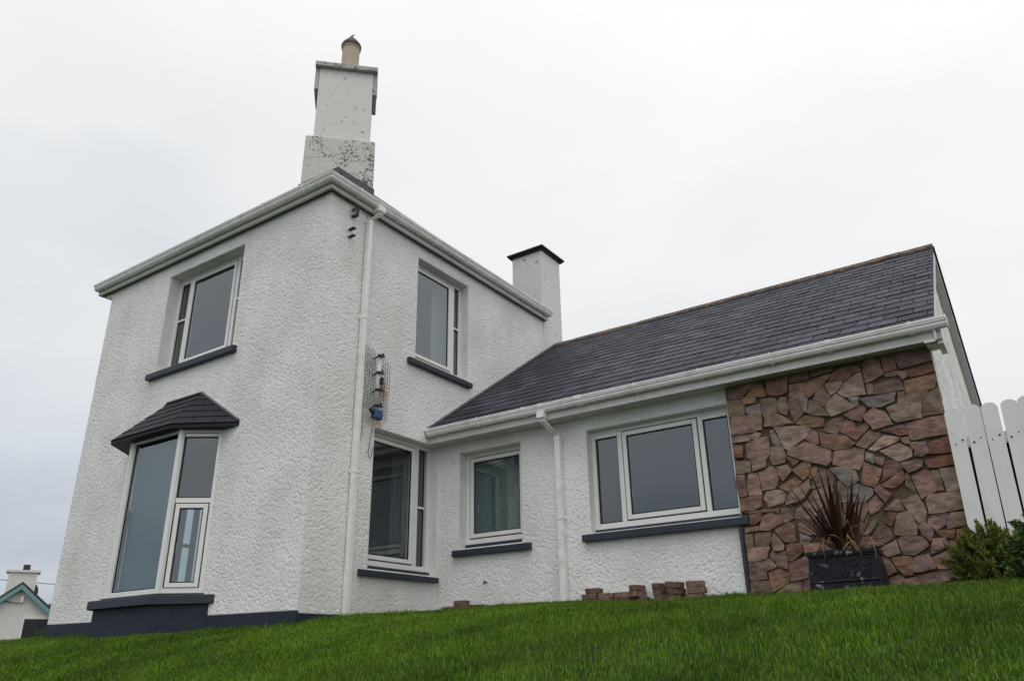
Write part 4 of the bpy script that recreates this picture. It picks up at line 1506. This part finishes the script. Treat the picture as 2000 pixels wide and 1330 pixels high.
# venetian blind inside the small wing window
M_BLIND = mat('blind_slats', (0.30, 0.36, 0.34), 0.5, 0.4)
bd = thing('venetian_blind', 'venetian blind lowered inside the small wing window', 'blind', (0.91, 2.77, 1.6))
bb = MB()
for k in range(34):
    z = 1.66 + k * 0.0295
    bb.hexa([(0.46, 2.765, z), (1.38, 2.765, z), (1.38, 2.778, z + 0.024), (0.46, 2.778, z + 0.024),
             (0.46, 2.765, z + 0.0012), (1.38, 2.765, z + 0.0012), (1.38, 2.778, z + 0.0252), (0.46, 2.778, z + 0.0252)])
bb.build('slats', M_BLIND, bd)['kind'] = 'stuff'
MB().box(0.46, 1.38, 2.755, 2.795, 2.67, 2.71).build('head_rail', M_BLIND, bd)

# curtain in the upper side window and in the bay
M_CURTAIN = mat('curtain_cloth', (0.55, 0.53, 0.50), 0.9, 0.1, noise=0.05)


def curtain(label, P, u0, u1, d, v0, v1, waves):
    us = np.linspace(u0, u1, waves * 8 + 1)
    front = [(u, d + 0.03 * math.sin(2 * math.pi * waves * (u - u0) / (u1 - u0))) for u in us]
    bb = MB()
    secs = [[P(u, q, z) for u, q in front] for z in (v0, v1)]
    n = len(front)
    vv = secs[0] + secs[1] + [P(u, q + 0.006, v0) for u, q in front] + [P(u, q + 0.006, v1) for u, q in front]
    ff = [(i, i + 1, n + i + 1, n + i) for i in range(n - 1)] + [(2 * n + i, 3 * n + i, 3 * n + i + 1, 2 * n + i + 1) for i in range(n - 1)]
    bb.add(vv, ff)
    c = bb.build('curtain', M_CURTAIN, None, smooth=True, fix=False)
    tag(c, label, 'curtain')


curtain('pale curtain hanging inside the upstairs side window', plane_b, 2.72, 3.05, 0.42, 4.05, 6.0, 4)
M_CURTAIN = mat('dark_curtain_cloth', (0.06, 0.05, 0.06), 0.9, 0.1)
curtain('dark curtain drawn across the far room window seen through the bay', plane_l, 2.275, 3.3, 0.33, 0.8, 2.7, 6)
M_CURTAIN = mat('grey_curtain_cloth', (0.16, 0.155, 0.15), 0.9, 0.1)
curtain('grey curtain at the edge of the tall ground-floor corner window', plane_b, 1.92, 2.2, 0.42, 0.9, 3.0, 3)

bl_ = MB().box(-3.33, -2.31, -0.215, -0.212, 0.95, 2.97).build('roller_blind', mat('net_blind', (0.18, 0.235, 0.225), 0.9, 0.1))
tag(bl_, 'pale grey-green blind drawn down inside the wide front pane of the bay window', 'blind')

# ------------------------------------------------------------------ loose bricks
M_BRICK = mat('paving_brick', (0.185, 0.122, 0.092), 0.85, 0.25, noise=0.3, nscale=14, bump=0.004, bscale=50, objrand=0.25, col2=(0.10, 0.072, 0.055), lo=0.5, hi=0.65)


def brick_mesh(seed):
    rng = random.Random(seed)
    v = [(sx * 0.1 + rng.uniform(-.003, .003), sy * 0.05 + rng.uniform(-.003, .003), z + rng.uniform(-.002, .002)) for z in (0, 0.066) for sx, sy in ((-1, -1), (1, -1), (1, 1), (-1, 1))]
    bb = MB().hexa(v)
    me = bpy.data.meshes.new('brick')
    me.from_pydata(bb.v, [], bb.f)
    bm = bmesh.new()
    bm.from_mesh(me)
    bmesh.ops.bevel(bm, geom=list(bm.edges), offset=0.006, segments=1, affect='EDGES')
    bm.to_mesh(me)
    bm.free()
    me.materials.append(M_BRICK)
    return me


bms = [brick_mesh(k) for k in range(5)]


def brick(x, y, z, rz, label, group, rx=0, ry=0, k=0):
    ob = bpy.data.objects.new('brick', bms[k % 5])
    scene.collection.objects.link(ob)
    ob.location = (x, y, z)
    ob.rotation_euler = (R(rx), R(ry), R(rz))
    tag(ob, label, 'brick', group)


P1, P2, P3 = 'bricks in the low pile under the small window', 'bricks in the pile right of the wing downpipe', 'bricks in the pile nearest the stone panel'
z1 = 0.635
brick(0.36, 2.33, z1 + 0.0, 4, 'left brick of the bottom layer in the low pile under the blind window', P1, k=0)
brick(0.58, 2.32, z1, -2, 'middle brick of the bottom layer in the low pile under the blind window', P1, k=1)
brick(0.83, 2.33, z1 + 0.005, 3, 'right brick of the bottom layer in the low pile under the blind window', P1, k=2)
brick(0.575, 2.32, z1 + 0.067, 2, 'single brown brick on top of the low left pile', P1, k=3)
z2 = 0.605
for i, x in enumerate((2.53, 2.75, 2.965, 3.19)):
    brick(x, 2.33, z2, (-1, 2, 1, -3)[i], ('leftmost', 'second from left', 'third from left', 'rightmost')[i] + ' brick of the bottom layer in the middle pile', P2, k=i)
for i, x in enumerate((2.535, 2.755, 2.975)):
    brick(x, 2.33, z2 + 0.067, (1, -2, 2)[i], ('left', 'middle', 'right')[i] + ' brick of the three lying flat in the second layer of the middle pile', P2, k=i + 1)
brick(2.58, 2.34, z2 + 0.134, -4, 'single brown brick on top of the left end of the middle pile', P2, k=2)
brick(3.17, 2.32, z2 + 0.067, 75, 'brown brick set end-on in the second layer at the right of the middle pile', P2, k=3)
brick(3.165, 2.32, z2 + 0.134, 80, 'top brick set end-on at the right end of the middle pile', P2, k=4)
z3 = 0.605
for i, (x, rz) in enumerate(((3.47, 80), (3.62, -4), (3.86, 3))):
    brick(x, 2.33, z3, rz, ('leftmost', 'middle', 'rightmost')[i] + ' brick of the bottom layer in the pile nearest the stone panel', P3, k=i)
brick(3.45, 2.33, z3 + 0.067, 84, 'brown brick end-on at the left of the right pile, second layer', P3, k=1)
brick(3.45, 2.33, z3 + 0.134, 78, 'top brick end-on at the left end of the right pile', P3, k=4)
brick(3.645, 2.31, z3 + 0.071, -6, 'tilted brown brick in the middle of the right pile, under the top one', P3, ry=4, k=2)
brick(3.635, 2.30, z3 + 0.140, -10, 'tilted top brick in the middle of the right pile', P3, ry=6, k=3)
brick(3.885, 2.33, z3 + 0.067, 5, 'brown brick in the second layer at the right end of the right pile', P3, k=4)
brick(3.875, 2.33, z3 + 0.134, 9, 'top brick at the right end of the right pile', P3, k=0)

# ------------------------------------------------------------------ planter and its plant
M_POTBLK = mat('black_planter', (0.006, 0.007, 0.011), 0.5, 0.25, noise=0.3, nscale=18, col2=(0.30, 0.30, 0.30), lo=0.60, hi=0.78, bump=0.003, bscale=40)
planter = thing('planter', 'black moulded rectangular planter standing in front of the stone panel', 'planter', (5.6, 1.93, 0.56))
PX0, PX1, PY0, PY1, PZ0, PZ1 = 5.245, 5.925, 1.75, 2.12, 0.53, 0.925
b = MB().hexa([(PX0, PY0, PZ0), (PX1, PY0, PZ0), (PX1, PY1, PZ0), (PX0, PY1, PZ0),
               (PX0 + 0.035, PY0 + 0.02, PZ1), (PX1 - 0.035, PY0 + 0.02, PZ1), (PX1 - 0.035, PY1 - 0.02, PZ1), (PX0 + 0.035, PY1 - 0.02, PZ1)])
b.build('body', M_POTBLK, planter, bevel=0.02)
b = MB()
for a, b_, c, d in ((PX0 + 0.02, PX1 - 0.02, PY0 + 0.005, PY0 + 0.05), (PX0 + 0.02, PX1 - 0.02, PY1 - 0.05, PY1 - 0.005),
                    (PX0 + 0.02, PX0 + 0.065, PY0 + 0.051, PY1 - 0.051), (PX1 - 0.065, PX1 - 0.02, PY0 + 0.051, PY1 - 0.051)):
    b.box(a, b_, c, d, PZ1 - 0.03, PZ1 + 0.02)
b.build('rim', M_POTBLK, planter, bevel=0.008)
b = MB()                                                    # scrolled relief on the front


def on_front(x, z): return (x, PY0 + 0.02 * (z - PZ0) / (PZ1 - PZ0) - 0.003, z)


for k in range(5):
    cx_ = PX0 + 0.12 + k * 0.11
    for cz_, sg in ((0.83, 1), (0.72, -1)):
        b.tube([on_front(cx_ + sg * (0.05 - 0.0065 * t) * math.cos(t + k), cz_ + (0.05 - 0.0065 * t) * math.sin(t + k)) for t in np.linspace(0, 6.5 - (k % 2), 14)], 0.005, 5)
b.tube([on_front(x, 0.655) for x in np.linspace(PX0 + 0.03, PX1 - 0.03, 6)], 0.010, 5)
b.tube([on_front(x, 0.885) for x in np.linspace(PX0 + 0.05, PX1 - 0.05, 6)], 0.008, 5)
b.build('relief', M_POTBLK, planter)
MB().box(PX0 + 0.06, PX1 - 0.06, PY0 + 0.05, PY1 - 0.05, PZ1 - 0.05, PZ1 + 0.006).build('soil', M_SOIL, planter)

M_RED = mat('burgundy_leaf', (0.046, 0.018, 0.015), 0.4, 0.5, noise=0.3, nscale=20, objrand=0.45, col2=(0.075, 0.028, 0.022), lo=0.5, hi=0.7)
M_STRAW = mat('dead_leaf', (0.34, 0.22, 0.11), 0.8, 0.2, noise=0.2, nscale=20, objrand=0.3)
flax = thing('flax_plant', 'dark red sword-leaved plant with dry straw leaves growing in the black planter', 'plant', (5.6, 1.94, 0.93))
rng = random.Random(4)


def sword(base, az, el, length, width, droop, m, kink=None):
    n = 7
    p = np.array(base, float)
    h_ = np.array([math.cos(az), math.sin(az), 0])
    side = np.array([-math.sin(az), math.cos(az), 0])
    secs = []
    e_ = el
    for i in range(n + 1):
        t = i / n
        wd = width * (0.65 + 0.7 * t if t < 0.4 else max(0.03, (1 - t) / 0.6 * 0.93)) * 0.5
        tn = h_ * math.cos(e_) + np.array([0, 0, 1]) * math.sin(e_)
        nr = np.cross(side, tn)
        fold = wd * 0.35
        secs.append([tuple(p + side * wd + nr * fold), tuple(p - nr * 0.002), tuple(p - side * wd + nr * fold), tuple(p - nr * 0.0045)])
        p = p + tn * length / n
        e_ -= droop / n * (0.4 + 1.2 * t)
        if kink is not None and i == kink:
            e_ -= 1.5
    MB().sweep(secs).build('leaf', m, flax, smooth=False)


for k in range(24):
    az = rng.uniform(0, 2 * math.pi)
    el = R(rng.uniform(42, 84))
    sword((5.60 + rng.uniform(-.09, .09), 1.93 + rng.uniform(-.07, .07), 0.92), az, el, rng.uniform(0.45, 0.90), rng.uniform(0.050, 0.078), rng.uniform(0.0, 0.5), M_RED)
for az, el, ln in ((R(185), 46, 0.78), (R(178), 52, 0.74), (R(192), 34, 0.66), (R(200), 58, 0.75), (R(170), 40, 0.6), (R(215), 66, 0.8), (R(240), 74, 0.9), (R(10), 66, 0.6), (R(-20), 72, 0.7), (R(-60), 78, 0.82), (R(250), 80, 0.86), (R(225), 70, 0.7)):
    sword((5.57, 1.93, 0.93), az, R(el), ln, 0.050, 0.15, M_RED)
for k in range(24):
    az = R(rng.choice([rng.uniform(150, 250), rng.uniform(-80, 40), rng.uniform(0, 360)]))
    sword((5.6 + rng.uniform(-.12, .14), 1.93 + rng.uniform(-.09, .05), 0.92), az, R(rng.uniform(25, 75)), rng.uniform(0.25, 0.5), rng.uniform(0.008, 0.014),
          rng.uniform(0.3, 1.6), M_STRAW, kink=rng.choice([None, None, 2, 3, 4]))

# ------------------------------------------------------------------ shrubs at the right
def shoots_shrub(name, label, base, tips_fn, leaf_len, leaf_w, stops, seed, per, shoot_len, trans=0.15, rough=0.45):
    rng = np.random.default_rng(seed)
    sh = thing(name, label, 'shrub', base)
    V, F = [], []
    stem = MB()
    for tip, dr in tips_fn(rng):
        tip, dr = np.array(tip), np.array(dr) / np.linalg.norm(dr)
        start = tip - dr * shoot_len
        stem.tube([start, tip], [0.004, 0.002], 4)
        mid = (np.array(base) + start) / 2 + rng.normal(0, 0.03, 3)
        stem.tube([np.array(base) + rng.normal(0, 0.03, 3) * (1, 1, 0), mid, start], [0.009, 0.006, 0.004], 4)
        a = np.cross(dr, (0, 0, 1.0))
        a = a / (np.linalg.norm(a) + 1e-6)
        c = np.cross(dr, a)
        for k in range(per):
            t = k / (per - 1)
            ang = k * 2.4 + rng.uniform(-0.3, 0.3)
            rad = math.cos(ang) * a + math.sin(ang) * c
            open_ = R(75 - 50 * t) + rng.uniform(-0.15, 0.15)
            ld = dr * math.cos(open_) + rad * math.sin(open_)
            ld = ld / np.linalg.norm(ld)
            sd = np.cross(ld, dr)
            sd = sd / (np.linalg.norm(sd) + 1e-6)
            up_ = np.cross(sd, ld)
            ll_ = leaf_len * rng.uniform(0.75, 1.15) * (0.75 + 0.25 * math.sin(math.pi * min(1, t + 0.25)))
            ww = leaf_w * rng.uniform(0.8, 1.2)
            p = start + dr * shoot_len * t
            i0 = len(V)
            V += [p, p + ld * ll_ * 0.5 + sd * ww + up_ * ww * 0.3, p + ld * ll_ * 0.5 - up_ * ww * 0.15, p + ld * ll_ * 0.5 - sd * ww + up_ * ww * 0.3, p + ld * ll_ - up_ * ll_ * 0.08]
            F += [(i0, i0 + 1, i0 + 2), (i0, i0 + 2, i0 + 3), (i0 + 1, i0 + 4, i0 + 2), (i0 + 2, i0 + 4, i0 + 3)]
    grid_mesh('foliage', np.array(V), np.array(F), island_material(name + '_leaf', stops, rough, 0.22, trans), sh, smooth=False)
    stem.build('stem', mat(name + '_stem', (0.07, 0.05, 0.03), 0.8), sh, fix=False)
    return sh


def dome_tips(cx_, cy_, zg, rx, ry, hz, n, lean=(0, 0)):
    def fn(rng):
        out = []
        for _ in range(n):
            th = rng.uniform(0, 2 * math.pi)
            ph = math.acos(rng.uniform(0.0, 1.0))
            rr = rng.uniform(0.62, 1.0) ** 0.5 * rng.uniform(0.85, 1.08)
            d = np.array([math.sin(ph) * math.cos(th), math.sin(ph) * math.sin(th), math.cos(ph)])
            p = np.array([cx_ + d[0] * rx * rr, cy_ + d[1] * ry * rr, zg + 0.06 + d[2] * hz * rr])
            out.append((p, d * (1, 1, 0.8) + np.array([lean[0], lean[1], 0.45]) + rng.normal(0, 0.25, 3)))
        return out
    return fn


g1 = float(ground_z(6.80, 1.62))
shoots_shrub('hebe_shrub', 'low yellow-green hebe bush with narrow leaves at the foot of the picket fence', (6.80, 1.62, g1),
             dome_tips(6.82, 1.62, g1, 0.38, 0.38, 0.47, 200, (-0.25, -0.1)), 0.055, 0.0085,
             [(0.0, (0.055, 0.085, 0.014)), (0.4, (0.11, 0.145, 0.022)), (0.75, (0.17, 0.205, 0.036)), (1.0, (0.25, 0.25, 0.06))], 21, 34, 0.12)
g2 = float(ground_z(7.36, 0.62))
shoots_shrub('evergreen_shrub', 'dark green leafy shrub at the right edge, in front of the hebe', (7.36, 0.62, g2),
             dome_tips(7.36, 0.62, g2, 0.40, 0.42, 0.52, 360, (-0.1, -0.1)), 0.05, 0.011,
             [(0.0, (0.016, 0.042, 0.008)), (0.5, (0.036, 0.085, 0.016)), (0.85, (0.066, 0.13, 0.026)), (1.0, (0.12, 0.18, 0.045))], 22, 22, 0.13, 0.1, 0.35)

# ------------------------------------------------------------------ neighbour's house, wire and hill at the left
M_NWALL = mat('neighbour_wall', (0.70, 0.70, 0.66), 0.85, 0.2, noise=0.05)
M_TEAL = mat('teal_paint', (0.17, 0.33, 0.36), 0.5, 0.4, noise=0.05)
M_NROOF = mat('neighbour_slate', (0.05, 0.05, 0.06), 0.6, 0.4, noise=0.3, nscale=6)
ND = 30.0
pk = at_distance(44, 1142, ND)
view = np.array([pk[0] - CAM[0], pk[1] - CAM[1], 0])
view /= np.linalg.norm(view)
ex = np.array([view[1], -view[0], 0.0])                    # to the right as seen from the camera
ngz = float(ground_z(pk[0], pk[1]))
nb = thing('cottage', 'distant white cottage with teal bargeboards at the left edge', 'house', (pk[0], pk[1], ngz))


def npt(r_, d, z): return tuple(np.array([pk[0], pk[1], 0]) + ex * r_ + view * d + np.array([0, 0, z]))


PZ = pk[2]
HW, EH = 2.6, PZ - 2.6 * 0.84
b = MB().prism([npt(-HW, 0, ngz - 0.3), npt(HW, 0, ngz - 0.3), npt(HW, 0, EH), npt(0, 0, PZ - 0.12), npt(-HW, 0, EH)], tuple(view * 7))
b.build('wall', M_NWALL, nb)
b = MB()
for sg in (-1, 1):
    b.hexa([npt(0, -0.16, PZ), npt(sg * (HW + 0.25), -0.16, EH - 0.2), npt(sg * (HW + 0.25), 7.2, EH - 0.2), npt(0, 7.2, PZ),
            npt(0, -0.16, PZ + 0.09), npt(sg * (HW + 0.25), -0.16, EH - 0.11), npt(sg * (HW + 0.25), 7.2, EH - 0.11), npt(0, 7.2, PZ + 0.09)])
nroof = b.build('roof', M_NROOF, nb)
for sg in (-1, 1):
    MB().hexa([npt(0, -0.20, PZ - 0.14), npt(sg * (HW + 0.25), -0.20, EH - 0.34), npt(sg * (HW + 0.25), -0.165, EH - 0.34), npt(0, -0.165, PZ - 0.14),
               npt(0, -0.20, PZ), npt(sg * (HW + 0.25), -0.20, EH - 0.2), npt(sg * (HW + 0.25), -0.165, EH - 0.2), npt(0, -0.165, PZ)]).build('bargeboard', M_TEAL, nroof)


def nbox(mb, r0, r1, d0, d1, z0, z1):
    mb.hexa([npt(r0, d0, z0), npt(r1, d0, z0), npt(r1, d1, z0), npt(r0, d1, z0), npt(r0, d0, z1), npt(r1, d0, z1), npt(r1, d1, z1), npt(r0, d1, z1)])
    return mb


nc = nbox(MB(), -0.44, 0.36, 0.35, 0.95, PZ - 0.7, PZ + 0.42).build('chimney', M_NWALL, nb)
nbox(MB(), -0.52, 0.44, 0.29, 1.01, PZ + 0.42, PZ + 0.49).build('chimney_cap', M_NWALL, nc)
MB().lathe(npt(0.02, 0.65, PZ + 0.49), [(0.115, 0), (0.10, 0.17), (0.115, 0.19)], 14).build('chimney_pot', M_BLACK, nc)
wv = nbox(MB(), 0.20, 0.95, -0.02, 0.05, PZ - 2.3, PZ - 0.92).build('window', M_UPVC, nb)
nbox(MB(), 0.25, 0.90, -0.026, -0.021, PZ - 2.25, PZ - 1.01).build('pane', M_BLACK, wv)
nbox(MB(), 0.03, 0.11, -0.10, -0.01, PZ - 0.52, PZ - 0.34).build('wall_box', M_UPVC, nb)
MB().tube([npt(-1.2, -0.03, PZ - 1.0), npt(-0.5, -0.04, PZ - 0.48), npt(0.02, -0.06, PZ - 0.55)], 0.012, 5).build('cable', M_DARKMETAL, nb)
b = MB()
c0 = npt(0.36, 1.2, PZ - 0.10)
secs = []
for k, (rr, dd) in enumerate(((0.01, 0.06), (0.11, 0.05), (0.19, 0.025), (0.25, -0.02))):
    secs.append([tuple(np.array(c0) + ex * (rr * math.cos(a) * 0.55 + dd) + view * (0.25 * math.cos(a) * rr) + np.array([0, 0, rr * math.sin(a)])) for a in np.linspace(0, 2 * math.pi, 16, endpoint=False)])
b.sweep(secs)
b.tube([c0, tuple(np.array(c0) + np.array([0, 0, -0.6]))], 0.02, 6)
b.build('satellite_dish', M_DARKMETAL, nb)

wa, wb = at_distance(-260, 1098, 46), at_distance(330, 1150, 46)
pts_ = [wa * (1 - t) + wb * t - np.array([0, 0, 0.25 * 4 * t * (1 - t)]) for t in np.linspace(0, 1, 12)]
wire = MB().tube(pts_, 0.016, 5).build('overhead_wire', M_DARKMETAL)
tag(wire, 'thin overhead wire crossing behind the distant cottage chimney', 'wire')
for e_, w_ in ((wa, 'left'), (wb, 'right')):
    gz_ = float(ground_z(e_[0], e_[1]))
    po = MB().lathe((e_[0], e_[1], gz_ - 0.5), [(0.13, 0), (0.10, e_[2] - gz_ + 0.8)], 10).build('wire_pole', M_DARKMETAL)
    tag(po, 'wooden pole holding the overhead wire beyond the ' + ('left edge of the view' if w_ == 'left' else 'tall white house'), 'pole', 'overhead wire poles')

M_HILL = mat('hill_bracken', (0.085, 0.045, 0.035), 0.95, 0.1, noise=0.3, nscale=0.15, col2=(0.045, 0.055, 0.025), lo=0.45, hi=0.6, bump=0.5, bscale=0.6)
hc = at_distance(96, 1158, 150)
hx, hy = np.linspace(-130, 130, 70), np.linspace(-60, 60, 34)
HX, HY = np.meshgrid(hx, hy, indexing='ij')
rg = np.random.default_rng(3)
hn = blur(rg.normal(size=HX.shape), 3)
ridge_ = np.exp(-((HX - 25) / 46) ** 2) * np.exp(-(HY / 26) ** 2)
HZ = -4 + (hc[2] + 6.0) * ridge_ * 1.02 + hn * 0.45 * ridge_
vdir = np.array([hc[0] - CAM[0], hc[1] - CAM[1]])
vdir /= np.linalg.norm(vdir)
rdir = np.array([vdir[1], -vdir[0]])
HP = np.stack([hc[0] + HX * rdir[0] + HY * vdir[0], hc[1] + HX * rdir[1] + HY * vdir[1], HZ], -1).reshape(-1, 3)
ii = np.arange(HX.size).reshape(HX.shape)
hill = grid_mesh('hill', HP, np.stack([ii[:-1, :-1], ii[1:, :-1], ii[1:, 1:], ii[:-1, 1:]], -1).reshape(-1, 4), M_HILL)
hill['kind'] = 'structure'

# ------------------------------------------------------------------ grass
rg = np.random.default_rng(9)
NB = 350000
gxp = rg.uniform(-9.0, 10.5, NB * 2)
gyp = rg.uniform(-4.6, 3.2, NB * 2)
P3d = np.stack([gxp, gyp, ground_z(gxp, gyp)], 1)
dv = P3d - CAM
wz = dv @ FW
uu = 1000 + FPX * (dv @ RT) / np.maximum(wz, 0.1)
vv_ = 665 - FPX * (dv @ UP) / np.maximum(wz, 0.1)
dist = np.hypot(dv[:, 0], dv[:, 1])
ok = (wz > 1) & (uu > -500) & (uu < 2700) & (vv_ < 1480)
ok &= ~((gyp > -0.02) & (gxp < 0.02) & (gxp > -W - 0.01))                  # tall block
ok &= ~((gyp > 2.44) & (gxp > -0.1) & (gxp < L + 0.02))                    # wing
ok &= ~((gxp > -3.95) & (gxp < -1.62) & (gyp > -0.39) & (gyp < 0.1))
ok &= ~((gxp > PX0) & (gxp < PX1) & (gyp > PY0) & (gyp < PY1))
ok &= rg.uniform(size=len(gxp)) < np.clip(1.25 - dist / 22, 0.35, 1)
P3d, dist = P3d[ok], dist[ok]
P3d = P3d[:NB]
dist = dist[:NB]
n = len(P3d)
lump = 0.5 + 0.5 * np.sin(P3d[:, 0] * 2.1 + np.sin(P3d[:, 1] * 2.7)) * np.sin(P3d[:, 1] * 2.9 + 1.3 * np.sin(P3d[:, 0] * 1.7))
fine = 0.5 + 0.5 * np.sin(P3d[:, 0] * 9.1 + 2 * np.sin(P3d[:, 1] * 6.7)) * np.sin(P3d[:, 1] * 8.3 + P3d[:, 0] * 3.3)
hgt = (0.026 + 0.020 * lump + 0.016 * fine) * rg.uniform(0.6, 1.25, n)
gx_, gy_ = P3d[:, 0], P3d[:, 1]
edge = np.where(gx_ < 0.15, np.maximum(-gy_, gx_), 2.45 - gy_)
hgt = hgt * (1 + 0.9 * np.clip(1 - np.abs(edge) / 0.16, 0, 1) * rg.uniform(0, 1, n))
tall = rg.uniform(size=n) < 0.014
hgt = np.where(tall, hgt * 1.7, hgt)
wid = rg.uniform(0.0018, 0.0036, n) * np.clip(dist / 5.5, 1, 1.8)
az = rg.uniform(0, 2 * np.pi, n)
lean = rg.uniform(0.05, 0.75, n) + 0.2 * (fine - 0.5)
face = az + rg.uniform(-1.2, 1.2, n)
d2 = np.stack([np.cos(az), np.sin(az), np.zeros(n)], 1)
s2 = np.stack([-np.sin(face), np.cos(face), np.zeros(n)], 1) * wid[:, None]
up3 = np.array([0, 0, 1.0])
mid = P3d + d2 * (hgt * lean * 0.30)[:, None] + up3 * (hgt * 0.58)[:, None]
tip = P3d + d2 * (hgt * lean)[:, None] + up3 * (hgt * (1 - 0.28 * lean))[:, None]
base = P3d - up3 * 0.008
GV = np.stack([base - s2, base + s2, mid - s2 * 0.85, mid + s2 * 0.85, tip], 1).reshape(-1, 3)
i0 = (np.arange(n) * 5)[:, None]
GT = np.concatenate([i0 + np.array([0, 1, 3]), i0 + np.array([0, 3, 2]), i0 + np.array([2, 3, 4])], 0)
M_GRASS = island_material('grass_blades', [(0.0, (0.040, 0.092, 0.004)), (0.45, (0.085, 0.185, 0.008)), (0.82, (0.14, 0.265, 0.014)), (0.95, (0.22, 0.31, 0.03)),
                                           (1.0, (0.28, 0.24, 0.09))], 0.5, 0.3, 0.35, scale=1.1, bright=0.36, patch=((0.16, 0.215, 0.022), 1.9, 0.48, 0.72, 0.45))
grass = grid_mesh('grass', GV, GT, M_GRASS, None, smooth=False)
tag(grass, 'short thick green lawn grass in front of the house', 'grass')
grass['kind'] = 'stuff'

# a few weeds standing at the left end of the lawn
rng = random.Random(8)
for (x, y, hgt_, lab) in ((-6.15, 0.25, 0.20, 'small leafy weed at the left corner of the tall block'), (-6.9, -0.5, 0.12, 'thin weed on the lawn edge before the distant cottage')):
    zz = float(ground_z(x, y))
    wd_ = thing('weed', lab, 'plant', (x, y, zz))
    bb = MB()
    for k in range(9):
        a = rng.uniform(0, 6.28)
        tp_ = (x + 0.10 * math.cos(a), y + 0.10 * math.sin(a), zz + hgt_ * rng.uniform(0.5, 1.0))
        bb.tube([(x, y, zz - 0.01), ((x + tp_[0]) / 2, (y + tp_[1]) / 2, zz + hgt_ * 0.45), tp_], [0.004, 0.003, 0.001], 4)
        for t in (0.45, 0.65, 0.85, 1.0):
            for sg in (-1, 1):
                p = np.array((x, y, zz)) * (1 - t) + np.array(tp_) * t
                q = p + np.array([math.cos(a + sg * 1.2) * 0.05, math.sin(a + sg * 1.2) * 0.05, 0.015])
                sd = np.array([-math.sin(a + sg * 1.2), math.cos(a + sg * 1.2), 0]) * 0.013
                bb.add([tuple(p), tuple((p + q) / 2 + sd), tuple(q), tuple((p + q) / 2 - sd)], [(0, 1, 2), (0, 2, 3)])
    bb.build('foliage', M_GRASS, wd_, fix=False)
